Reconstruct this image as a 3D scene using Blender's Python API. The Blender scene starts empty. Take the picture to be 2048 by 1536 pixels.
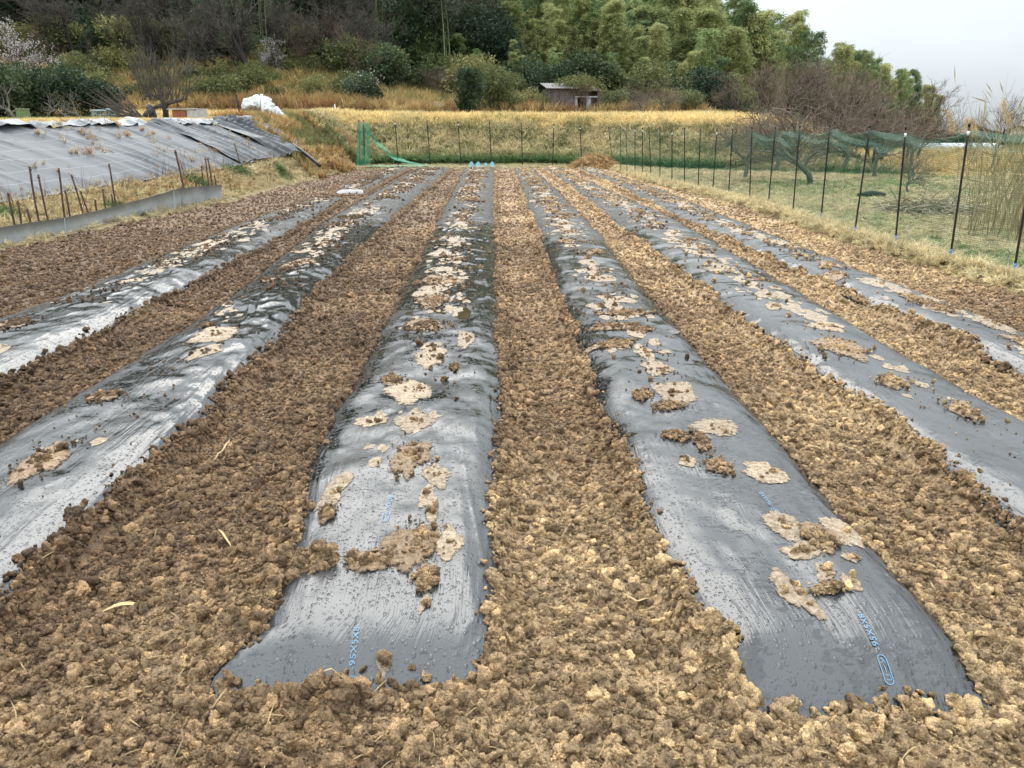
import bpy, bmesh, math, random
import numpy as np
from mathutils import Vector, Matrix, Euler
D = bpy.data; S = bpy.context.scene; COL = S.collection
R = math.radians
rng = np.random.default_rng(7); random.seed(7)

# ------------------------------------------------------------------ camera, sky, sun, exposure
CAM_H = 1.55; PITCH = math.atan(513/1547); YAW = R(1.07)
cam = D.cameras.new('camera'); cam.lens = 1547/2048*36; cam.sensor_width = 36; cam.clip_start = .05; cam.clip_end = 4000
camo = D.objects.new('camera', cam); COL.objects.link(camo)
camo.location = (0, 0, CAM_H); camo.rotation_euler = (R(90)-PITCH, 0, -YAW); S.camera = camo

SUN_EL, SUN_AZ = R(50), R(-12)          # the sun behind even cloud, ahead of the camera: its glare lies on the wet films
W = D.worlds.new('World'); S.world = W; W.use_nodes = True
nt = W.node_tree; N = nt.nodes; L = nt.links; N.clear()
sky = N.new('ShaderNodeTexSky'); sky.sky_type = 'NISHITA'; sky.sun_disc = False
sky.sun_elevation = SUN_EL; sky.sun_rotation = SUN_AZ; sky.dust_density = 4; sky.air_density = 1.0; sky.ozone_density = 1
hs = N.new('ShaderNodeHueSaturation'); hs.inputs['Saturation'].default_value = .12
# cloud deck, overhead made far brighter to light films and soil, soft cloud texture
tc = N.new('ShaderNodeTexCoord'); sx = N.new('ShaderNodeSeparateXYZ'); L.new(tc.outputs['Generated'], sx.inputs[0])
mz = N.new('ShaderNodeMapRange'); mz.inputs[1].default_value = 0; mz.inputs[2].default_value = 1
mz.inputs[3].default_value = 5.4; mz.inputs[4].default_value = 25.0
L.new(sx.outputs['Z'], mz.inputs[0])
nz = N.new('ShaderNodeTexNoise'); nz.inputs['Scale'].default_value = 2.2; nz.inputs['Detail'].default_value = 4
mp = N.new('ShaderNodeMapping'); mp.inputs['Scale'].default_value = (1, 1, 3); L.new(tc.outputs['Generated'], mp.inputs[0]); L.new(mp.outputs[0], nz.inputs[0])
mn = N.new('ShaderNodeMapRange'); mn.inputs[1].default_value = .3; mn.inputs[2].default_value = .7; mn.inputs[3].default_value = .86; mn.inputs[4].default_value = 1.14
L.new(nz.outputs[0], mn.inputs[0])
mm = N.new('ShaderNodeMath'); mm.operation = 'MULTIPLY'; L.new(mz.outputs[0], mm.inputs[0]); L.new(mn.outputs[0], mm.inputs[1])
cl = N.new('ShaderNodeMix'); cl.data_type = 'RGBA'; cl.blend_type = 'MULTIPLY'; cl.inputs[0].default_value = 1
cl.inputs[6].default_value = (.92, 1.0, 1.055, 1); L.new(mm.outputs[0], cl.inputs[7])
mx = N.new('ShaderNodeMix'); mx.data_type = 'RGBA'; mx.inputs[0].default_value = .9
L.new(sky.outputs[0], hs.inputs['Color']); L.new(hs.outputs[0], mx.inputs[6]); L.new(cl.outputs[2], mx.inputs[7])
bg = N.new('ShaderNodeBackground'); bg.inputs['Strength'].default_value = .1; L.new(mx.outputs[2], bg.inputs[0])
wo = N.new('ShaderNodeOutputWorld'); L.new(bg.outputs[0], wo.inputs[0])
sun = D.lights.new('sun', 'SUN'); sun.energy = 1.5; sun.angle = R(50); sun.color = (1, .95, .88)
so = D.objects.new('sun', sun); COL.objects.link(so); so.rotation_euler = (R(90)-SUN_EL, 0, math.pi-SUN_AZ)
S.view_settings.view_transform = 'Standard'; S.view_settings.look = 'None'; S.view_settings.exposure = .44; S.view_settings.gamma = 1
S.view_settings.use_curve_mapping = False
S.render.engine = 'CYCLES'; S.cycles.max_bounces = 5; S.cycles.transparent_max_bounces = 24; S.cycles.diffuse_bounces = 2

# ------------------------------------------------------------------ numeric helpers
def sm(a, b, x):
    t = np.clip((np.asarray(x, float)-a)/(b-a), 0, 1); return t*t*(3-2*t)
def _h(ix, iy, iz, seed):
    n = (ix.astype(np.int64)*374761393 + iy.astype(np.int64)*668265263 + iz.astype(np.int64)*2147483647 + seed*1274126177) & 0xffffffff
    n = ((n ^ (n >> 13))*1274126177) & 0xffffffff
    n = ((n ^ (n >> 16))*2246822519) & 0xffffffff
    return ((n ^ (n >> 15)) & 0xffff)/65535.0
def vn2(x, y, seed=0):
    x = np.asarray(x, float); y = np.asarray(y, float); x, y = np.broadcast_arrays(x, y)
    ix = np.floor(x); iy = np.floor(y); fx = x-ix; fy = y-iy; fx = fx*fx*(3-2*fx); fy = fy*fy*(3-2*fy)
    z = np.zeros_like(ix)
    a = _h(ix, iy, z, seed); b = _h(ix+1, iy, z, seed); c = _h(ix, iy+1, z, seed); d = _h(ix+1, iy+1, z, seed)
    return (a*(1-fx)+b*fx)*(1-fy)+(c*(1-fx)+d*fx)*fy
def vn3(p, seed=0):
    i = np.floor(p); f = p-i; f = f*f*(3-2*f); r = 0
    for dx in (0, 1):
        for dy in (0, 1):
            for dz in (0, 1):
                w = (f[:, 0] if dx else 1-f[:, 0])*(f[:, 1] if dy else 1-f[:, 1])*(f[:, 2] if dz else 1-f[:, 2])
                r = r+w*_h(i[:, 0]+dx, i[:, 1]+dy, i[:, 2]+dz, seed)
    return r
def fbm2(x, y, seed=0, o=4, g=.5):
    r = 0; a = 1; t = 0
    for k in range(o):
        r = r+a*(vn2(x*2**k+17*k, y*2**k-9*k, seed+k)*2-1); t += a; a *= g
    return r/t
def G(px, py, z=0.0):
    """ground point (height z) seen at that pixel of the 2048-wide photograph"""
    u = (px-1024)/1547; v = (py-768)/1547
    d = math.sin(PITCH)+v*math.cos(PITCH); w = math.cos(PITCH)-v*math.sin(PITCH); t = (CAM_H-z)/d
    X, Y = u*t, w*t
    return X*math.cos(YAW)+Y*math.sin(YAW), -X*math.sin(YAW)+Y*math.cos(YAW)
def at(px, py, Y):
    """point on that pixel's ray at distance Y down the field"""
    u = (px-1024)/1547; v = (py-768)/1547
    d = math.sin(PITCH)+v*math.cos(PITCH); w = math.cos(PITCH)-v*math.sin(PITCH)
    x = u*math.cos(YAW)+w*math.sin(YAW); y = -u*math.sin(YAW)+w*math.cos(YAW); t = Y/y
    return x*t, Y, CAM_H-d*t

# ------------------------------------------------------------------ object helpers
def tag(o, label=None, cat=None, group=None, kind=None):
    if label: o['label'] = label
    if cat: o['category'] = cat
    if group: o['group'] = group
    if kind: o['kind'] = kind
    return o
def mesh_np(name, v, f, mat=None, smooth=False, uv=None, col=None):
    """v (n,3); f (m,3|4) int array"""
    me = D.meshes.new(name); v = np.ascontiguousarray(v, np.float32); f = np.ascontiguousarray(f, np.int32)
    k = f.shape[1]
    me.vertices.add(len(v)); me.vertices.foreach_set('co', v.ravel())
    me.loops.add(f.size); me.loops.foreach_set('vertex_index', f.ravel())
    me.polygons.add(len(f)); me.polygons.foreach_set('loop_start', np.arange(0, f.size, k, dtype=np.int32))
    if smooth: me.polygons.foreach_set('use_smooth', np.ones(len(f), bool))
    me.update(calc_edges=True)
    if uv is not None:
        l = me.uv_layers.new(name='UVMap'); l.data.foreach_set('uv', np.ascontiguousarray(uv[f.ravel()], np.float32).ravel())
    if col is not None:
        a = me.color_attributes.new('col', 'FLOAT_COLOR', 'POINT')
        c = np.ones((len(v), 4), np.float32); c[:, :3] = col; a.data.foreach_set('color', c.ravel())
    if mat: me.materials.append(mat)
    return me
def link(name, me, parent=None):
    o = D.objects.new(name, me); COL.objects.link(o)
    if parent is not None: o.parent = parent
    return o
def empty(name, loc=(0, 0, 0), rz=0.0):
    o = D.objects.new(name, None); COL.objects.link(o); o.location = loc; o.rotation_euler = (0, 0, rz); o.empty_display_size = .2
    return o
def grid_faces(nr, nc):
    i = np.arange(nr-1)[:, None]*nc+np.arange(nc-1)[None, :]
    return np.stack([i, i+1, i+nc+1, i+nc], -1).reshape(-1, 4)
class MB:
    def __init__(s): s.v = []; s.f = []; s.n = 0
    def add(s, v, f):
        s.v.append(np.asarray(v, float)); s.f += [tuple(int(i)+s.n for i in q) for q in f]; s.n += len(v)
    def box(s, c, d, rot=None):
        x, y, z = [k/2 for k in d]
        v = np.array([(-x,-y,-z),(x,-y,-z),(x,y,-z),(-x,y,-z),(-x,-y,z),(x,-y,z),(x,y,z),(-x,y,z)])
        if rot is not None: v = v@np.array(Euler(rot).to_matrix()).T
        s.add(v+np.array(c), [(0,3,2,1),(4,5,6,7),(0,1,5,4),(1,2,6,5),(2,3,7,6),(3,0,4,7)])
    def tube(s, pts, rad, k=5, cap=True):
        P = np.asarray(pts, float); n = len(P); rad = np.broadcast_to(rad, n)
        T = np.gradient(P, axis=0); T /= np.linalg.norm(T, axis=1)[:, None]+1e-9
        up = np.where(np.abs(T[:, 2:3]) > .9, np.array([[1., 0, 0]]), np.array([[0, 0, 1.]]))
        A = np.cross(T, up); A /= np.linalg.norm(A, axis=1)[:, None]+1e-9
        for i in range(1, n):
            if np.dot(A[i], A[i-1]) < 0: A[i] = -A[i]
        B = np.cross(T, A); a = np.arange(k)/k*2*np.pi
        v = P[:, None]+(A[:, None]*np.cos(a)[None, :, None]+B[:, None]*np.sin(a)[None, :, None])*rad[:, None, None]
        f = [(i*k+j, i*k+(j+1) % k, (i+1)*k+(j+1) % k, (i+1)*k+j) for i in range(n-1) for j in range(k)]
        if cap: f += [tuple(range(k))[::-1], tuple((n-1)*k+j for j in range(k))]
        s.add(v.reshape(-1, 3), f)
    def mesh(s, name, mat, smooth=False):
        me = D.meshes.new(name); me.from_pydata(np.concatenate(s.v).tolist(), [], s.f)
        if mat: me.materials.append(mat)
        if smooth: me.polygons.foreach_set('use_smooth', np.ones(len(me.polygons), bool))
        me.update(); return me
    def build(s, name, mat, parent=None, smooth=False): return link(name, s.mesh(name, mat, smooth), parent)

# ------------------------------------------------------------------ materials
def mat_new(name):
    m = D.materials.new(name); m.use_nodes = True; n = m.node_tree.nodes; return m, n, m.node_tree.links, n['Principled BSDF']
def noise(n, l, vec, scale, det=3, rough=.55, dist=0):
    t = n.new('ShaderNodeTexNoise'); t.inputs['Scale'].default_value = scale; t.inputs['Detail'].default_value = det
    t.inputs['Roughness'].default_value = rough; t.inputs['Distortion'].default_value = dist
    if vec is not None: l.new(vec, t.inputs['Vector'])
    return t.outputs[0]
def ramp(n, l, fac, stops, interp='LINEAR'):
    r = n.new('ShaderNodeValToRGB'); r.color_ramp.interpolation = interp
    e = r.color_ramp.elements
    while len(e) > 1: e.remove(e[-1])
    for i, (p, c) in enumerate(stops):
        q = e[0] if i == 0 else e.new(p)
        q.position = p; q.color = (*c, 1) if len(c) == 3 else c
    l.new(fac, r.inputs[0]); return r.outputs[0]
def mixc(n, l, a, b, f, mode='MIX'):
    m = n.new('ShaderNodeMix'); m.data_type = 'RGBA'; m.blend_type = mode
    for k, s in ((6, a), (7, b)):
        if hasattr(s, 'is_linked'): l.new(s, m.inputs[k])
        else: m.inputs[k].default_value = (*s, 1)
    if hasattr(f, 'is_linked'): l.new(f, m.inputs[0])
    else: m.inputs[0].default_value = f
    return m.outputs[2]
def math_(n, l, op, a, b=None, c=None):
    m = n.new('ShaderNodeMath'); m.operation = op
    for k, s in enumerate((a, b, c)):
        if s is None: continue
        if hasattr(s, 'is_linked'): l.new(s, m.inputs[k])
        else: m.inputs[k].default_value = s
    return m.outputs[0]
def bump(n, l, h, strength, dist, prev=None):
    b = n.new('ShaderNodeBump'); b.inputs['Strength'].default_value = strength; b.inputs['Distance'].default_value = dist
    l.new(h, b.inputs['Height'])
    if prev is not None: l.new(prev, b.inputs['Normal'])
    return b.outputs[0]
def simple(name, c, rough=.7, var=.3, scale=8, bmp=0, metal=0):
    m, n, l, p = mat_new(name); tc = n.new('ShaderNodeTexCoord').outputs['Object']
    f = noise(n, l, tc, scale, 4)
    lo = tuple(k*(1-var) for k in c); hi = tuple(min(1, k*(1+var)) for k in c)
    l.new(ramp(n, l, f, [(.3, lo), (.7, hi)]), p.inputs['Base Color'])
    p.inputs['Roughness'].default_value = rough; p.inputs['Metallic'].default_value = metal
    if bmp: l.new(bump(n, l, noise(n, l, tc, scale*4, 4), .5, bmp), p.inputs['Normal'])
    return m

def soil_mat(name, clod):
    m, n, l, p = mat_new(name)
    pos = n.new('ShaderNodeNewGeometry').outputs['Position']
    big = noise(n, l, pos, .55, 3)                       # broad patches: redder, browner, yellower earth
    sx = n.new('ShaderNodeSeparateXYZ'); l.new(pos, sx.inputs[0])
    side = n.new('ShaderNodeMapRange'); side.inputs[1].default_value = -3; side.inputs[2].default_value = 2.2
    side.inputs[3].default_value = -.22; side.inputs[4].default_value = .2; l.new(sx.outputs[0], side.inputs[0])
    near = n.new('ShaderNodeMapRange'); near.inputs[1].default_value = 2; near.inputs[2].default_value = 5
    near.inputs[3].default_value = .13; near.inputs[4].default_value = -.06; l.new(sx.outputs[1], near.inputs[0])
    f = math_(n, l, 'ADD', math_(n, l, 'ADD', big, side.outputs[0]), near.outputs[0])
    red = (.160, .102, .060); mid = (.285, .186, .108); yel = (.52, .375, .22)
    c = ramp(n, l, f, [(.3, red), (.5, mid), (.8, yel)])
    med = noise(n, l, pos, 22, 5, .65)
    c = mixc(n, l, c, ramp(n, l, med, [(.30, (.30, .27, .25)), (.5, (1, 1, 1)), (.68, (1.55, 1.5, 1.4))]), 1, 'MULTIPLY')
    fine = noise(n, l, pos, 240, 4, .7)
    c = mixc(n, l, c, ramp(n, l, fine, [(.3, (.4, .4, .4)), (.5, (1, 1, 1)), (.66, (1.9, 1.8, 1.6))]), .9, 'MULTIPLY')
    if clod:
        a = n.new('ShaderNodeAttribute'); a.attribute_type = 'INSTANCER'; a.attribute_name = 'col'
        oi = n.new('ShaderNodeObjectInfo')
        tint = ramp(n, l, oi.outputs['Random'], [(0, (.45, .41, .38)), (.4, (.88, .86, .82)), (.78, (1.28, 1.26, 1.18)), (1, (1.95, 1.9, 1.75))])
        c = mixc(n, l, c, tint, .85, 'MULTIPLY')
    # bleached specks of grit
    v = n.new('ShaderNodeTexVoronoi'); v.inputs['Scale'].default_value = 110; l.new(pos, v.inputs['Vector'])
    sp = ramp(n, l, v.outputs['Distance'], [(.10, (1, 1, 1)), (.17, (0, 0, 0))])
    c = mixc(n, l, c, (.42, .36, .27), math_(n, l, 'MULTIPLY', sp, .55))
    l.new(c, p.inputs['Base Color'])
    l.new(ramp(n, l, med, [(.3, (.5,)*3), (.7, (.85,)*3)]), p.inputs['Roughness'])
    p.inputs['Specular IOR Level'].default_value = .35
    nb = bump(n, l, noise(n, l, pos, 70, 6, .75), 1.0, .018)
    nb = bump(n, l, fine, 1.0, .005, nb)
    l.new(nb, p.inputs['Normal'])
    return m
M_SOIL = soil_mat('field_soil', False); M_CLOD = soil_mat('clod_soil', True)

def film_mat():
    m, n, l, p = mat_new('black_mulch_film')
    uv = n.new('ShaderNodeUVMap').outputs[0]           # metres across, metres along
    def mp(s, rot=0, off=(0, 0, 0)):
        k = n.new('ShaderNodeMapping'); k.inputs['Scale'].default_value = s; k.inputs['Rotation'].default_value = (0, 0, rot); k.inputs['Location'].default_value = off
        l.new(uv, k.inputs[0]); return k.outputs[0]
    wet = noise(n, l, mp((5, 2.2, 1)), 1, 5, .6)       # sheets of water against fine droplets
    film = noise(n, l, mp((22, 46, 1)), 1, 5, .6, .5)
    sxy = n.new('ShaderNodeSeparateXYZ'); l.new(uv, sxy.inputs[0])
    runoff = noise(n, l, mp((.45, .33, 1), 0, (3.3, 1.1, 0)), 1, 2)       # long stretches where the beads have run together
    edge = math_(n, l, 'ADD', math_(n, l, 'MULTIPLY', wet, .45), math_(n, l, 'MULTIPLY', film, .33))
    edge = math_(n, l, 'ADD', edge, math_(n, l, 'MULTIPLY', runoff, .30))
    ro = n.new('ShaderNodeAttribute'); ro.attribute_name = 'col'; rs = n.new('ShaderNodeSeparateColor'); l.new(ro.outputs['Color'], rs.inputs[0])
    edge = math_(n, l, 'SUBTRACT', edge, math_(n, l, 'MULTIPLY', rs.outputs[0], .16))  # painted mask: darker, glossier film where it mirrors the wood, paler far off
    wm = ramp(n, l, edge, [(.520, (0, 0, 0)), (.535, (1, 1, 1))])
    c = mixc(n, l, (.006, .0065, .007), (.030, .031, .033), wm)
    dust = noise(n, l, mp((3, 1.2, 1)), 1, 6, .7)
    c = mixc(n, l, c, (.16, .13, .095), ramp(n, l, dust, [(.58, (0, 0, 0)), (.8, (.35,)*3)]))
    l.new(c, p.inputs['Base Color'])
    p.inputs['IOR'].default_value = 1.75
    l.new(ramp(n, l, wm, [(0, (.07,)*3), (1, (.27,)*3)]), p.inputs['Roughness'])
    # droplets
    hs_ = None
    for sc, th, w in ((62, .46, 1.0), (125, .42, .5)):
        vv = n.new('ShaderNodeTexVoronoi'); vv.inputs['Scale'].default_value = sc; vv.inputs['Randomness'].default_value = 1
        l.new(mp((1, .8, 1)), vv.inputs['Vector'])
        sel = n.new('ShaderNodeSeparateColor'); l.new(vv.outputs['Color'], sel.inputs[0])
        rad = math_(n, l, 'MULTIPLY', sel.outputs[0], th)
        d = math_(n, l, 'SUBTRACT', rad, vv.outputs['Distance'])
        d = math_(n, l, 'MAXIMUM', d, 0.0); d = math_(n, l, 'POWER', d, .5)
        d = math_(n, l, 'MULTIPLY', d, w)
        hs_ = d if hs_ is None else math_(n, l, 'ADD', hs_, d)
    dm = ramp(n, l, noise(n, l, mp((2.5, 1.5, 1), 0, (7, 3, 0)), 1, 3), [(.26, (0, 0, 0)), (.40, (1, 1, 1))])
    hs_ = math_(n, l, 'MULTIPLY', hs_, dm)
    nb = bump(n, l, hs_, 1.0, .0042)
    # stretched creases, fanning either way off the line of the row
    for rot, s, k in ((.10, (22, 1.3, 1), .0028), (-.30, (34, 2.0, 1), .0024), (.42, (50, 3.0, 1), .0018)):
        cr = noise(n, l, mp(s, rot, (s[0], rot, 0)), 1, 3, .5, .25)
        ridge = math_(n, l, 'POWER', math_(n, l, 'SUBTRACT', 1.0, math_(n, l, 'ABSOLUTE', math_(n, l, 'MULTIPLY_ADD', cr, 4.0, -2.0))), 1.0)
        msk = ramp(n, l, noise(n, l, mp((2.4, .9, 1), 0, (rot*40, s[0], 0)), 1, 2), [(.50, (0, 0, 0)), (.66, (1, 1, 1))])
        nb = bump(n, l, math_(n, l, 'MULTIPLY', math_(n, l, 'MAXIMUM', ridge, 0.0), msk), .8, k, nb)
    nb = bump(n, l, film, .25, .002, nb)
    l.new(nb, p.inputs['Normal'])
    return m
M_FILM = film_mat()

def mud_mat():
    m, n, l, p = mat_new('wet_mud')
    pos = n.new('ShaderNodeNewGeometry').outputs['Position']
    a = n.new('ShaderNodeAttribute'); a.attribute_name = 'col'
    k = noise(n, l, pos, 45, 6, .7)
    c = ramp(n, l, k, [(.3, (.13, .085, .05)), (.45, (.30, .22, .145)), (.62, (.52, .43, .32))])
    c = mixc(n, l, c, a.outputs['Color'], 1, 'MULTIPLY')
    c = mixc(n, l, c, ramp(n, l, noise(n, l, pos, 260, 3, .7), [(.3, (.6,)*3), (.55, (1,)*3), (.7, (1.3,)*3)]), .8, 'MULTIPLY')
    l.new(c, p.inputs['Base Color'])
    l.new(ramp(n, l, noise(n, l, pos, 9, 3), [(.4, (.22,)*3), (.6, (.6,)*3)]), p.inputs['Roughness'])
    l.new(bump(n, l, noise(n, l, pos, 120, 6, .7), .8, .004, bump(n, l, k, .8, .008)), p.inputs['Normal'])
    e = math_(n, l, 'ADD', a.outputs['Alpha'], math_(n, l, 'MULTIPLY_ADD', noise(n, l, pos, 42, 7, .75), 2.4, -1.2))     # mud thins out to bare film at its rim
    l.new(ramp(n, l, e, [(.06, (0, 0, 0)), (.40, (1, 1, 1))]), p.inputs['Alpha'])
    return m
M_MUD = mud_mat()

def inst_leaf(name, rough=.7, trans=.25, var=.35, shade=None):
    """grass: colour rides on each instance (the plant's own colour), with fine variation"""
    m, n, l, p = mat_new(name)
    a = n.new('ShaderNodeAttribute'); a.attribute_type = 'INSTANCER'; a.attribute_name = 'col'
    pos = n.new('ShaderNodeNewGeometry').outputs['Position']
    v = ramp(n, l, noise(n, l, pos, 14, 3, .7), [(.25, (1-var*1.3,)*3), (.5, (1,)*3), (.75, (1+var,)*3)])
    c = mixc(n, l, a.outputs['Color'], v, 1, 'MULTIPLY')
    l.new(c, p.inputs['Base Color']); p.inputs['Roughness'].default_value = rough
    p.inputs['Specular IOR Level'].default_value = .25
    tr = n.new('ShaderNodeBsdfTranslucent'); l.new(c, tr.inputs[0]); ms = n.new('ShaderNodeMixShader'); ms.inputs[0].default_value = trans
    l.new(p.outputs[0], ms.inputs[1]); l.new(tr.outputs[0], ms.inputs[2]); l.new(ms.outputs[0], n['Material Output'].inputs[0])
    return m
def leaf(name, stops, scale=1.2, trans=.25, rough=.6, fine=3.5):
    m, n, l, p = mat_new(name)
    oi = n.new('ShaderNodeObjectInfo'); tc = n.new('ShaderNodeTexCoord').outputs['Object']
    k = noise(n, l, tc, scale, 4, .6); k2 = noise(n, l, tc, fine, 2)
    f = math_(n, l, 'ADD', math_(n, l, 'MULTIPLY', k, .6), math_(n, l, 'ADD', math_(n, l, 'MULTIPLY', k2, .4), math_(n, l, 'MULTIPLY_ADD', oi.outputs['Random'], .3, -.15)))
    c = ramp(n, l, f, stops)
    l.new(c, p.inputs['Base Color']); p.inputs['Roughness'].default_value = rough; p.inputs['Specular IOR Level'].default_value = .3
    tr = n.new('ShaderNodeBsdfTranslucent'); l.new(c, tr.inputs[0]); ms = n.new('ShaderNodeMixShader'); ms.inputs[0].default_value = trans
    l.new(p.outputs[0], ms.inputs[1]); l.new(tr.outputs[0], ms.inputs[2]); l.new(ms.outputs[0], n['Material Output'].inputs[0])
    return m
M_GRASS = inst_leaf('grass_blades')
M_BAMY = leaf('bamboo_leaf_yellow', [(.3, (.15, .185, .065)), (.5, (.31, .335, .125)), (.68, (.50, .49, .22))])
M_BAMG = leaf('bamboo_leaf_green', [(.3, (.09, .14, .06)), (.5, (.21, .29, .11)), (.68, (.37, .44, .18))])
M_EVER = leaf('evergreen_leaf', [(.3, (.018, .035, .020)), (.5, (.045, .075, .038)), (.7, (.10, .135, .06))])
M_OLIVE = leaf('shrub_leaf', [(.3, (.05, .065, .028)), (.5, (.135, .155, .058)), (.7, (.30, .28, .11))])
M_CON = leaf('conifer_leaf', [(.3, (.05, .065, .022)), (.5, (.12, .135, .045)), (.7, (.20, .20, .07))])
M_RED = leaf('russet_leaf', [(.3, (.12, .045, .025)), (.5, (.25, .095, .05)), (.7, (.38, .17, .09))])
M_PETAL = leaf('plum_blossom', [(.3, (.36, .31, .31)), (.7, (.64, .60, .60))])
M_BARK = simple('bark', (.085, .066, .052), .85, .4, 6, .01)
M_BARKD = simple('dark_bark', (.026, .022, .019), .9, .4, 6, .01)
M_TWIG = simple('brown_twigs', (.16, .118, .085), .85, .35, 4)
M_TWIGG = simple('grey_twigs', (.080, .072, .055), .85, .35, 4)
M_BARKL = simple('lichen_bark', (.11, .105, .085), .85, .45, 9, .01)
M_POST = simple('black_post_coat', (.008, .009, .010), .4, .3, 20)
M_POSTG = simple('green_post_coat', (.02, .10, .06), .4, .3, 20)
M_WHITE = simple('white_plastic', (.75, .76, .76), .35, .1, 3)
M_BLUE = simple('blue_tape', (.03, .13, .42), .45, .3, 20)
M_LBLUE = simple('pale_blue_plastic', (.24, .52, .66), .45, .2, 10)
M_RUST = simple('rusted_steel', (.085, .046, .034), .85, .5, 14, .003)
M_WOOD = simple('grey_wood', (.20, .16, .12), .85, .35, 5, .004)
M_STRAW = simple('straw', (.50, .36, .17), .75, .35, 3)
M_PRINT = simple('blue_print', (.11, .235, .36), .4, .25, 60)
M_PUD = simple('brown_water', (.06, .043, .022), .04, .2, 3)

# ------------------------------------------------------------------ the beds
BEDS = [
 dict(n=1, L=[(1, -4.10), (8, -4.08), (12, -4.2), (17, -4.15), (25, -4.1), (32, -4.1)], R=[(1, -3.12), (8, -3.14), (12, -3.18), (18, -3.4), (32, -3.36)], y0=1.9, y1=17.7, H=.12),
 dict(n=1, L=[(1, -4.05), (19, -3.95), (26, -4.12), (32, -4.2)], R=[(1, -3.1), (19, -3.2), (32, -3.4)], y0=19.3, y1=31.2, H=.13),
 dict(n=2, L=[(1, -2.5), (4, -2.48), (7, -2.47), (9, -2.6), (13, -2.9), (18, -3.0), (32, -3.05)], R=[(1, -1.72), (3, -1.62), (5, -1.63), (8, -1.8), (12, -1.85), (20, -1.8), (32, -1.75)], y0=1.85, y1=31.2, H=.12),
 dict(n=3, L=[(1, -.90), (1.95, -.87), (2.10, -.74), (2.5, -.77), (3.4, -.9), (7, -.92), (12, -1.0), (17, -1.06), (32, -1.3)], R=[(1, -.03), (3, -.03), (5, .02), (9, -.01), (16, -.08), (32, -.06)], y0=1.86, y1=31.2, H=.095),
 dict(n=4, L=[(1, .70), (2, .66), (2.6, .6), (8, .60), (12, .65), (20, .6), (32, .62)], R=[(1, 1.37), (3, 1.41), (8, 1.44), (12, 1.54), (18, 1.54), (32, 1.4)], y0=1.74, y1=31.2, H=.11),
 dict(n=5, L=[(1, 2.12), (5, 2.06), (8, 2.03), (14, 1.98), (20, 2.0), (32, 1.75)], R=[(1, 2.75), (5, 2.80), (9, 2.95), (14, 3.08), (20, 2.8), (32, 2.35)], y0=1.75, y1=31.2, H=.12),
 dict(n=6, L=[(1, 3.35), (6, 3.43), (10, 3.34), (15, 3.22), (20, 3.3), (32, 3.1)], R=[(1, 4.0), (8, 3.97), (15, 4.06), (20, 4.15), (32, 3.75)], y0=1.8, y1=31.2, H=.12)]
PLACE = {1: 'the leftmost bed', 2: 'the second bed from the left', 3: 'the third bed from the left', 4: 'the third bed from the right', 5: 'the second bed from the right', 6: 'the rightmost bed'}
def edges(b, y):
    """the sides of the bed itself"""
    y = np.asarray(y, float); k = b['n']*31+int(b['y0'])
    l = np.interp(y, *zip(*b['L'])); r = np.interp(y, *zip(*b['R']))
    j = lambda s: .022*fbm2(y*1.3, y*0+s, k, 2)
    w = .042+.02*sm(4, 12, y); return l+j(.3)-w, r+j(9.7)+w
def earth_line(b, y):
    """ragged line where the earth thrown on the plastic's rim begins"""
    l, r = edges(b, y); k = b['n']*37+int(b['y0'])
    j = lambda s: .060*vn2(y*2.0, y*0+s, k)**2+.045*vn2(y*6.5, y*0+s, k+5)**2+.022*vn2(y*19, y*0+s, k+6)-.006
    return l+j(.3), r-j(9.7)
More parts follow.
